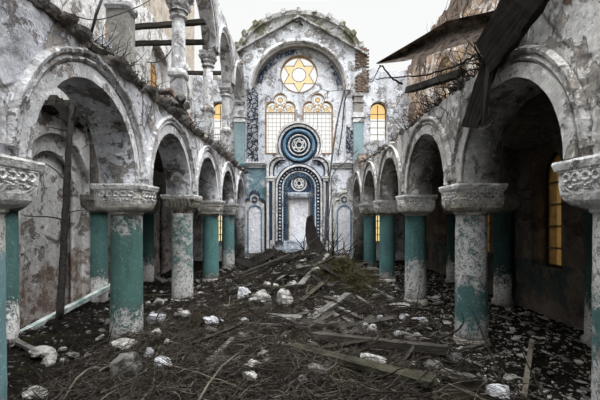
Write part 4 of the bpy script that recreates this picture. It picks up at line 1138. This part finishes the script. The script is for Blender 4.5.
for k in range(330):
    y = random.uniform(6.5, 17.5); z = random.uniform(5.2, 10.1)
    pts, rs = wander((XO_R-.03, y, z), (0, random.uniform(-1, 1), random.uniform(-.6, 1)), random.uniform(.4, 1.8), .014, 7, .3, .08)
    for q in pts: q.x = XO_R-.02-random.uniform(0, .05)
    tube(bm, pts, rs, 3)
tag(obj('dead_creeper', bm, m_twig_d), 'dead creeper stems clinging to the brick upper wall on the right', 'creeper', kind='stuff')
random.seed(23)
for k in range(46):
    u = random.random(); o = bpy.data.objects.new('brick', me3 if k % 3 else me); COL.objects.link(o)
    y = random.gauss(8.35, .38); h_ = .42*math.exp(-((y-8.35)/.45)**2)
    o.location = (random.uniform(-3.05, -2.66), y, 4.60+random.uniform(0, h_)); sc_ = random.uniform(.7, 1.6); o.scale = (sc_, sc_, sc_*1.3); o.rotation_euler = (random.uniform(-.8, .8), random.uniform(-.8, .8), random.uniform(0, 3))
    tag(o, 'broken brick in the heap on the left ledge above the second arch', 'brick', 'brick heap on the left ledge')
# beams across the left gallery
random.seed(3)
plank('gallery_beam', Vector((-5.28, 11.4, 8.1)), P(204, 22, 11.4), .16, .12, m_wood, 'upper of two weathered beams bridging the left gallery opening', 'beam')
plank('gallery_beam', Vector((-5.28, 11.6, 7.7)), P(206, 42, 11.6), .15, .12, m_wood, 'lower of two weathered beams bridging the left gallery opening', 'beam')
plank('gallery_beam', P(188, 73, 17.6), P(224, 73, 17.6), .2, .14, m_wood, 'grey beam level with the far left wall top', 'beam')
branch('rod', [P(103, -4, 6.2), P(96, 15, 6.2), P(91, 34, 6.25)], .022, .022, m_iron, 'thin black rod leaning above the left ledge', 'rod')
branch('wire', spline([P(147, 62, 12.9), P(158, 62, 11.8), P(170, 52, 10.6), P(178, 30, 9.5)], 6), .02, .012, m_iron, 'dark wire crossing before the arched gallery window', 'wire')
branch('wire', spline([P(60, 10, 6.0), P(95, 20, 6.0), P(135, 8, 6.3), P(150, 0, 6.5)], 6), .008, .008, m_iron, 'thin wire sagging before the nearest gallery pedestal', 'wire')
me = rock_mesh('plaster_lump', (.34, .2, .16), 77); o = link('plaster_lump', me, m_white); o.location = P(104, 45, 6.2); o.rotation_euler = (0, .5, .8)
tag(o, 'white plaster lump on the left ledge beside the nearest pedestal', 'rubble piece')
# larger bare branches in the nave
random.seed(44)
bl = [([(233, 257), (238, 275), (262, 296)], 'pale'), ([(138, 298), (170, 296), (190, 292), (212, 280)], 'pale'), ([(190, 300), (200, 288), (212, 278)], 'pale'),
      ([(184, 344), (205, 338), (228, 341), (250, 345)], 'pale'), ([(165, 370), (200, 378), (240, 392)], 'pale'), ([(230, 300), (225, 318), (206, 330)], 'pale'),
      ([(250, 365), (290, 350), (330, 352)], 'dark'), ([(100, 398), (130, 385), (150, 372)], 'pale'), ([(430, 385), (445, 360), (470, 352)], 'dark'),
      ([(380, 392), (420, 378), (460, 384)], 'pale'), ([(60, 375), (75, 345), (95, 312)], 'dark'), ([(22, 398), (50, 380), (80, 360)], 'dark'),
      ([(255, 330), (275, 310), (300, 306)], 'dark'), ([(330, 392), (350, 386), (380, 395)], 'pale')]
desc = ['stiff twig slanting up beside the dark mound', 'long bough lying by the white peeled column', 'forked bough rising toward the fourth left column', 'curved bough crossing the olive weeds', 'straight stick before the mottled white block', 'short stick beside the crumpled white slab', 'stem crossing to the mossy board', 'stick in the bottom left corner of the nave', 'stem arching before the second right column', 'stick below the thin dark board', 'stem standing in the left aisle rubble', 'stem at the bottom left beside the near column', 'stem among the three pale lumps', 'stick beside the yellow-brown moss clump']
for (pts, c), d in zip(bl, desc):
    pp = [G(x, y)+Vector((0, 0, .06)) for x, y in pts]
    branch('branch', spline(pp, 6, .012), .014, .006, m_twig if c == 'pale' else m_twig_d, ('pale ' if c == 'pale' else 'dark ')+d)
for k in range(110):
    x = max(-2.3, min(2.4, random.gauss(.5, 1.2))); y = random.uniform(4.6, 15.5); a = random.gauss(.2, .9); L = random.uniform(.3, 1.1)
    q = Vector((math.cos(a)*L, -math.sin(a)*L, 0)); p0 = Vector((x, y, H(x, y)+.03)); p1 = p0+q; p1.z = H(p1.x, p1.y)+random.uniform(.03, .2)
    plank('lath', p0, p1, random.uniform(.03, .11), random.uniform(.015, .035), m_lath[k % 4], 'short broken lath lying in the rubble, '+where(x, y), 'lath', random.uniform(-.8, .8), .05, 'broken laths, '+where(x, y))
for k in range(150):
    x, y = reg_nave(); a = random.uniform(0, 6.28); p = Vector((x, y, H(x, y)+.03))
    pts, rs = wander(p, (math.cos(a), math.sin(a), random.uniform(0, .5)), random.uniform(.7, 1.7), .02, 8, .22, .06)
    for q in pts: q.z = max(q.z, H(q.x, q.y)+.01); q.x = max(-2.6, min(2.6, q.x)); q.y = min(q.y, 18.1)
    bm = bmesh.new(); tube(bm, pts, rs, 5); tag(obj('branch', bm, m_twig if k % 6 == 0 else m_twig_d), 'thin bare branch lying in the brush, '+where(x, y), 'branch', 'bare branches, '+where(x, y))
